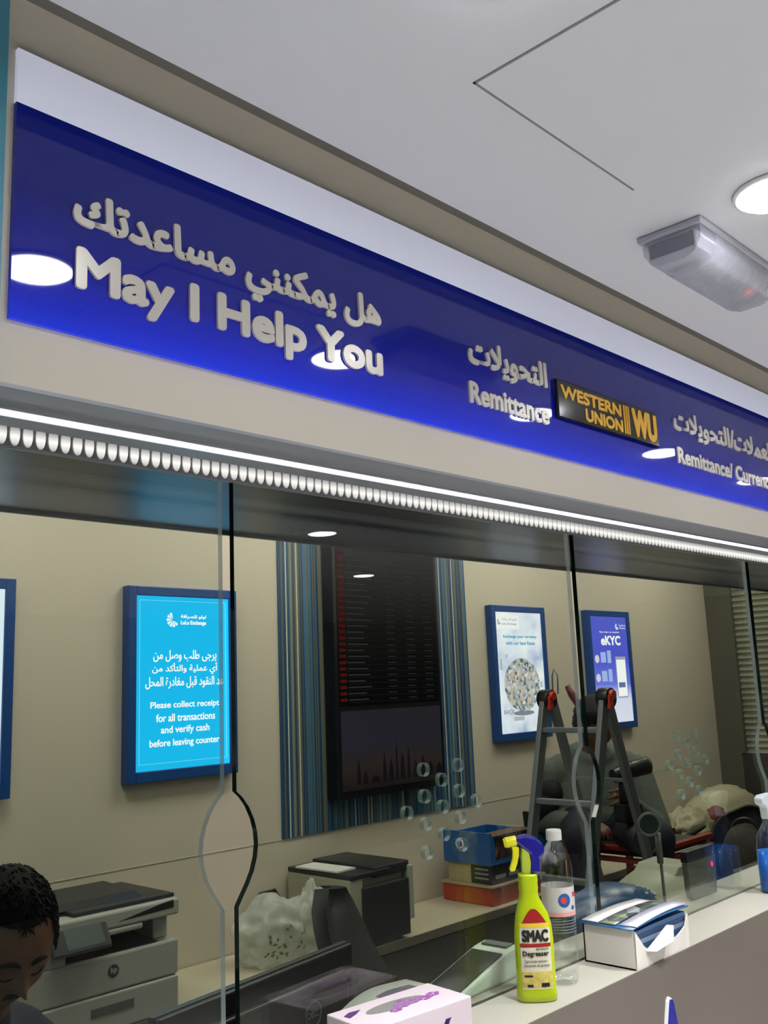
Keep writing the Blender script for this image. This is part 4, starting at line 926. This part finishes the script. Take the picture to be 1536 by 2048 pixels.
# ================================================================== RED WORK TROLLEY
rd = mat('red_painted_steel', (150, 44, 34), .4)
t = T('red_steel_trolley', 'red steel frame trolley carrying the seated person behind the ladder', 'trolley', (3.92, 2.22, 0))
for x, y in ((-.30, -.20), (-.30, .20), (.18, -.20), (.18, .20)): P('post', B().box(x-.014, x+.014, y-.014, y+.014, 0, .90), rd, t, .003)
for z in (.885, .93): P('rail', B().box(-.31, .19, -.214, -.186, z-.009, z+.009).box(-.314, -.286, -.20, .20, z-.009, z+.009), rd, t, .002)
P('deck', B().box(-.29, .17, -.19, .19, .90, .925), dark, t, .003); P('lower_shelf', B().box(-.29, .17, -.19, .19, .30, .32), rd, t, .003)
P('rail_rear', B().box(-.31, .19, .19, .21, .88, .90), rd, t)

# ================================================================== PEOPLE
def head_fn(L):
    """L = head height; returns displacement fn for a sphere facing -Y"""
    def fn(d, q):
        q = Vector((d.x*.335*L, d.y*.40*L, d.z*.5*L))
        x, y, z = d.x, d.y, d.z
        if z < -.1: k = (-z-.1)/.9; q.x *= 1-.30*k; q.y *= 1-.12*k*(1 if y < 0 else 3.2)*.5
        if y > 0 and z > -.3: q.y *= 1.06
        if y < .35:
            def g(cx, cz, sx, sz): return math.exp(-((x-cx)/sx)**2-((z-cz)/sz)**2) if y < .2 else 0
            q.y -= L*(.115*g(0, -.20, .13, .09)+.060*g(0, -.05, .09, .16)+.020*g(0, -.22, .24, .07))        # nose
            q.y -= L*(.024*g(-.30, .16, .20, .07)+.024*g(.30, .16, .20, .07))                              # brow
            q.y += L*(.036*g(-.36, .02, .16, .09)+.036*g(.36, .02, .16, .09))                              # sockets
            q.y -= L*(.016*g(-.36, -.0, .11, .045)+.016*g(.36, -.0, .11, .045))                            # lids
            q.y -= L*(.022*g(-.50, -.22, .18, .14)+.022*g(.50, -.22, .18, .14))                            # cheeks
            q.y -= L*(.030*g(0, -.46, .20, .05)+.028*g(0, -.58, .17, .045)); q.y += L*(.018*g(0, -.52, .26, .02)+.016*g(0, -.68, .22, .05))   # lips
            q.y -= L*.045*g(0, -.86, .22, .12)                                                            # chin
        return q
    return fn
def head_parts(b, L, Mx):
    n = len(b.v); b.ball((0, 0, 0), 1, seg=56, rings=44, fn=head_fn(L))
    for s_ in (-1, 1):
        b.ball((s_*.335*L, .03*L, -.03*L), L, (.035, .075, .13), 14, 10); b.ring((s_*.355*L, .035*L, -.02*L), (1, .25*s_, 0), .065*L, .018*L, 16, 6)
    b.xf(Mx, n)
def hair_mesh(L, Mx, line=.42, bumpy=.02):
    b = B(); n_s, n_r = 60, 40; fnb = head_fn(L); pts = []
    def fn(d, q):
        q = fnb(d, q); zz_ = d.z; front = -d.y
        lim = line if front > .55 else (line-1.0*(.55-front) if front > -.1 else -.30); lim = max(lim, -.42)
        if abs(d.x) > .6 and front > -.1 and front < .55: lim = min(lim, .05)
        g = 1.07+bumpy*noise.noise(d*9) if zz_ > lim else .90
        q2 = Vector((q.x*g, q.y*g, q.z*g)); 
        if zz_ > .55: q2.z += .012*L
        return q2
    b.ball((0, 0, 0), 1, seg=n_s, rings=n_r, fn=fn)
    rnd = random.Random(5)
    for k in range(1100):                                                # short locks combed forward over the shell
        z = rnd.uniform(-.3, 1); a = rnd.uniform(0, 2*PI); r_ = math.sqrt(max(0, 1-z*z)); d = Vector((r_*math.cos(a), r_*math.sin(a), z))
        p = fn(d, d)
        if p.length < fnb(d, d).length*1.02: continue
        tg = Vector((rnd.uniform(-.5, .5)+(.8 if d.x > 0 else -.8)*abs(d.x), -.7, -.2)); tg = (tg-d*tg.dot(d)).normalized(); n_ = d
        b.tube([p-n_*.002, p+tg*.007+n_*.001, p+tg*.013-n_*.0006], .002, 4, [.0022, .0018, .0004])
    b.xf(Mx); return b
def hand(b, o, fwd, nrm, s_=1, curl=.5, side=1, fi=True):
    """palm from wrist o along fwd, back of hand towards nrm; thumb to side"""
    o = Vector(o); fwd = Vector(fwd).normalized(); nrm = (Vector(nrm)-fwd*Vector(nrm).dot(fwd)).normalized(); lat = fwd.cross(nrm)*side
    for k in range(4):
        u = (k-1.5)*.020*s_; b.cap(o, o+fwd*.085*s_+lat*u, .014*s_, .0115*s_, 10)
        L_ = (.062, .074, .070, .055)[k]*s_; p = o+fwd*.085*s_+lat*u; a = 0
        for q in range(3):
            a += curl*(.45, .75, .5)[q]; d = (fwd*math.cos(a)-nrm*math.sin(a)+lat*(k-1.5)*.10).normalized(); p2 = p+d*L_*(.45, .32, .23)[q]; b.cap(p, p2, (.0098-.0012*q)*s_, (.0090-.0012*q)*s_, 8); p = p2
    p = o+fwd*.022*s_-lat*.022*s_; p2 = p+(fwd*.6-lat*.75-nrm*.25).normalized()*.042*s_; b.cap(p, p2, .013*s_, .0105*s_, 8); p3 = p2+(fwd*.9-lat*.3-nrm*.4).normalized()*.030*s_; b.cap(p2, p3, .0105*s_, .0085*s_, 8)
skin = mat('brown_skin', (124, 82, 62), .5, var=.06, vscale=20); skin2 = mat('dark_brown_skin', (104, 66, 50), .5, var=.06, vscale=20)
hairm = mat('black_hair', (11, 10, 10), .75, spec=.2, bump=.15, bscale=400)
# ---- man at the left
p1 = T('person', 'dark haired man in a navy shirt looking down behind the left glass', 'person', (.80, 1.75, 0))
HL = .235
def rotm(yaw_, tilt, roll_, loc): return Matrix.Translation(loc) @ Matrix.Rotation(yaw_, 4, 'Z') @ Matrix.Rotation(roll_, 4, 'Y') @ Matrix.Rotation(tilt, 4, 'X')
hc = Vector((.008, -.035, H-.405))
Mh = rotm(-.05, .50, 0, hc)
b = B(); head_parts(b, HL, Mh)
b.cap((.0, .09, H-.60), (.0, .02, H-.47), .062, .056)                       # neck
b.cap((-.10, .13, H-.645), (.10, .13, H-.645), .075); b.ball((0, .10, H-.80), 1, (.16, .11, .24)); b.ball((0, .08, .60), 1, (.18, .13, .16))
for s_ in (-1, 1):
    b.cap((.13*s_, .11, H-.655), (.17*s_, .02, H-.90), .056, .045); b.cap((.17*s_, .02, H-.90), (.14*s_, -.17, .775), .042, .030); hand(b, (.14*s_, -.17, .775), (-.3*s_, -1, -.05), (0, 0, 1), 1, .5, -s_)
    b.cap((.09*s_, .08, .55), (.12*s_, -.32, .56), .085, .062); b.cap((.12*s_, -.32, .56), (.12*s_, -.28, .08), .055, .04); b.cap((.12*s_, -.26, .05), (.12*s_, -.42, .04), .04, .03)
fuse(b, 'body', skin, p1, .0035, 3)
P('hair', hair_mesh(HL, Mh, .60), hairm, p1)
b = B()
for s_ in (-1, 1): b.tube([(s_*.020, -.400*HL*.5-.046, .022), (s_*.034, -.103, .028), (s_*.050, -.092, .025), (s_*.060, -.078, .019)], .003, 6, [.002, .0038, .0036, .002])
for i in range(len(b.v)): pass
n_ = len(b.v); 
def face_y(x, z):
    """front y of the head at local x,z"""
    best = None; fnb = head_fn(HL)
    import itertools
    for k in range(200):
        pass
    return None
# eyebrows / moustache laid on the face by direction
def on_face(dx, dz, lift=1.02):
    dy = -math.sqrt(max(.0, 1-dx*dx-dz*dz)); d = Vector((dx, dy, dz)); q = head_fn(HL)(d, d); return q*lift
b = B()
for s_ in (-1, 1): b.tube([on_face(s_*x, z) for x, z in ((.12, .17), (.22, .205), (.34, .21), (.46, .175), (.54, .12))], .003, 8, [.0025, .0042, .0042, .0035, .0015])
b.xf(Mh); P('eyebrows', b, hairm, p1)
b = B(); b.tube([on_face(x, z, 1.012) for x, z in ((-.24, -.46), (-.18, -.40), (-.09, -.365), (0, -.36), (.09, -.365), (.18, -.40), (.24, -.46))], .003, 8, [.002, .0045, .0055, .005, .0055, .0045, .002]); b.xf(Mh); P('moustache', b, hairm, p1)
b = B()
for s_ in (-1, 1): b.tube([on_face(s_*x, z, 1.006) for x, z in ((.20, -.045), (.28, -.075), (.36, -.085), (.45, -.07), (.52, -.035))], .0016, 6)
b.xf(Mh); P('eyelashes', b, hairm, p1)
b = B(); b.cap((-.10, .13, H-.645), (.10, .13, H-.645), .083); b.ball((0, .10, H-.80), 1, (.175, .13, .26)); b.cap((0, .085, H-.60), (0, .06, H-.56), .078, .066)
for s_ in (-1, 1): b.cap((.13*s_, .11, H-.655), (.17*s_, .02, H-.90), .066, .056); b.cap((.17*s_, .02, H-.90), (.16*s_, -.12, .79), .052, .042)
fuse(b, 'shirt', mat('navy_shirt', (16, 22, 46), .8, bump=.1, bscale=150), p1, .008, 3)
b = B(); b.ball((0, .08, .60), 1, (.19, .15, .17))
for s_ in (-1, 1): b.cap((.09*s_, .08, .55), (.12*s_, -.32, .56), .095, .072); b.cap((.12*s_, -.32, .56), (.12*s_, -.28, .10), .066, .055)
fuse(b, 'trousers', mat('dark_trousers', (30, 30, 36), .8), p1, .012, 3)

# ---- worker seated behind the ladder; local frame faces -Y, turned by rz
p2 = T('person', 'worker in a grey hooded top and dark cap seated high behind the ladder', 'person', (3.83, 2.395, 0), -.80)
seat = .93
HL2 = .225; hc2 = Vector((0, -.05, H-.20)); Mh2 = rotm(.80, .12, 0, hc2)
b = B(); head_parts(b, HL2, Mh2)
b.cap((0, .02, H-.38), (0, -.02, H-.27), .06, .055); b.cap((-.15, .04, H-.40), (.15, .04, H-.40), .065); b.ball((0, .05, H-.52), 1, (.175, .11, .20)); b.ball((0, .05, seat+.07), 1, (.17, .12, .13))
# arms: his right (screen left) rests on the lap, his left holds a tool forward
def lf(s_, *pts):
    return [Vector((p[0]*s_, p[1], p[2])) for p in pts]
a = [Vector((-.19, .04, H-.41)), Vector((-.235, .05, H-.62)), Vector((-.12, -.17, H-.60))]
b.cap(a[0], a[1], .05, .042); b.cap(a[1], a[2], .040, .028); hand(b, a[2], (.8, -.55, -.2), (.1, -.25, 1), 1.0, .7, 1)
c = [Vector((.19, .04, H-.41)), Vector((.245, -.06, H-.66)), Vector((.05, -.27, H-.50))]
b.cap(c[0], c[1], .05, .042); b.cap(c[1], c[2], .040, .028); hand(b, c[2], (-.3, -.9, .15), (.8, -.3, .3), 1.0, 1.3, 1)
for s_ in (-1, 1): b.cap((.09*s_, .03, seat+.05), (.15*s_, -.36, seat+.03), .08, .06); b.cap((.15*s_, -.36, seat+.03), (.15*s_, -.34, .50), .052, .04); b.cap((.15*s_, -.34, .47), (.15*s_, -.48, .45), .04, .032)
fuse(b, 'body', skin2, p2, .006, 2)
P('hair', hair_mesh(HL2, Mh2, .30), hairm, p2)
b = B(); fnb = head_fn(HL2)
def capfn(d, q):
    q = fnb(d, q); return q*(1.16 if d.z > .28 else .85)
b.ball((0, 0, 0), 1, seg=40, rings=26, fn=capfn); b.cyl((.070, .01, -.01), (.098, .012, -.012), .034, .028); b.xf(Mh2); P('cap', b, mat('black_cap', (22, 22, 26), .8), p2)
b = B(); b.ball((0, .05, H-.52), 1, (.20, .14, .22)); b.cap((-.14, .04, H-.405), (.14, .04, H-.405), .078); b.ball((0, .05, seat+.10), 1, (.19, .145, .10))
b.ring((0, .05, H-.335), (0, -.25, 1), .085, .034, 24, 10)                  # hood round the neck
b.cap(a[0], a[1], .066, .056); b.cap(a[1], a[1].lerp(a[2], .85), .052, .042); b.cap(c[0], c[1], .066, .056); b.cap(c[1], c[1].lerp(c[2], .85), .052, .042)
fuse(b, 'hooded_top', mat('grey_green_fleece', (92, 100, 94), .9, bump=.4, bscale=60), p2, .009, 3)
b = B(); b.cap(a[0]+Vector((-.02, -.05, -.08)), a[1]+Vector((0, -.02, .03)), .055, .05); P('sleeve_patch', b, mat('black_patch', (18, 18, 22), .8), p2, label='black patch on the upper arm')
b = B(); b.ball((0, .05, seat+.06), 1, (.19, .14, .12))
for s_ in (-1, 1): b.cap((.09*s_, .03, seat+.06), (.15*s_, -.36, seat+.04), .095, .075); b.cap((.15*s_, -.36, seat+.04), (.15*s_, -.34, .52), .068, .055)
fuse(b, 'trousers', mat('navy_work_trousers', (22, 26, 40), .8), p2, .012, 3)
P('shoe', B().cap((.15, -.33, .455), (.15, -.50, .44), .048, .04).cap((-.15, -.33, .455), (-.15, -.50, .44), .048, .04), mat('dark_brown_shoe', (44, 38, 34), .6), p2)
# tool in his hand
cc = p2.matrix_basis
t = T('power_tool', 'black cordless tool with a round front held up beside the ladder', 'tool', (3.585, 2.08, H-.372), -.35)
P('tool_body', B().cyl((-.09, 0, -.02), (.0, 0, .0), .028, .034).cyl((0, 0, 0), (.075, -.01, .012), .034, .036), black, t, .003); P('lens_ring', B().ring((.078, -.011, .012), (1, -.12, .1), .030, .006), dark, t)
P('grip', B().cyl((-.035, 0, -.02), (-.03, 0, -.14), .026, .030), black, t); P('battery', B().box(-.075, .02, -.035, .035, -.20, -.13), black, t, .006)
# red-handled tool sticking up behind the head
t = T('hand_saw_handle', 'dark red tool handle sticking up beside the worker head', 'tool', (3.80, 2.43, H-.17))
P('handle', B().tube([(.0, 0, -.03), (-.0, .005, .04), (-.02, .03, .10), (-.03, .045, .14)], .016, 10, [.016, .015, .017, .012]), mat('dark_red_rubber', (92, 30, 34), .5), t); P('shaft', B().cyl((0, 0, -.12), (0, 0, -.03), .02), black, t)
# round dark roll with pale rim
t = T('cable_roll', 'dark roll with a pale round end lying across the red frame', 'roll', (3.575, 2.065, .985), 0)
d_ = Vector((-.55, -.8, 0)).normalized()
P('roll_body', B().cyl(-d_*.11, d_*.07, .058, .060, 28), mat('dark_navy_vinyl', (24, 26, 34), .5), t); P('roll_rim', B().ring(d_*.07, d_, .054, .006, 32), mat('rim_pale', (50, 54, 54), .4), t); P('roll_core', B().cyl(d_*.066, d_*.071, .050, seg=28), mat('core_grey', (50, 58, 56), .4), t)
t = T('work_bag', 'round dark brown bag standing beside the red trolley', 'bag', (4.02, 1.82, .63), 0)
P('bag_body', blob(B(), (0, 0, .20), 1, (.13, .11, .17), .05, 2, 5), mat('dark_brown_canvas', (52, 46, 40), .8, bump=.2, bscale=80), t)
P('bag_strap', B().ring((0, 0, .34), (1, .3, 0), .05, .008), black, t)
t['label'] = 'round dark brown bag on the tool case beside the red trolley'
o = P('tool_case', B().box(-.16, .16, -.13, .13, 0, .63), mat('black_case', (20, 20, 22), .6), bevel=.01, loc=(4.02, 1.82, 0)); tag(o, 'tall black tool case standing beside the red trolley', 'case')
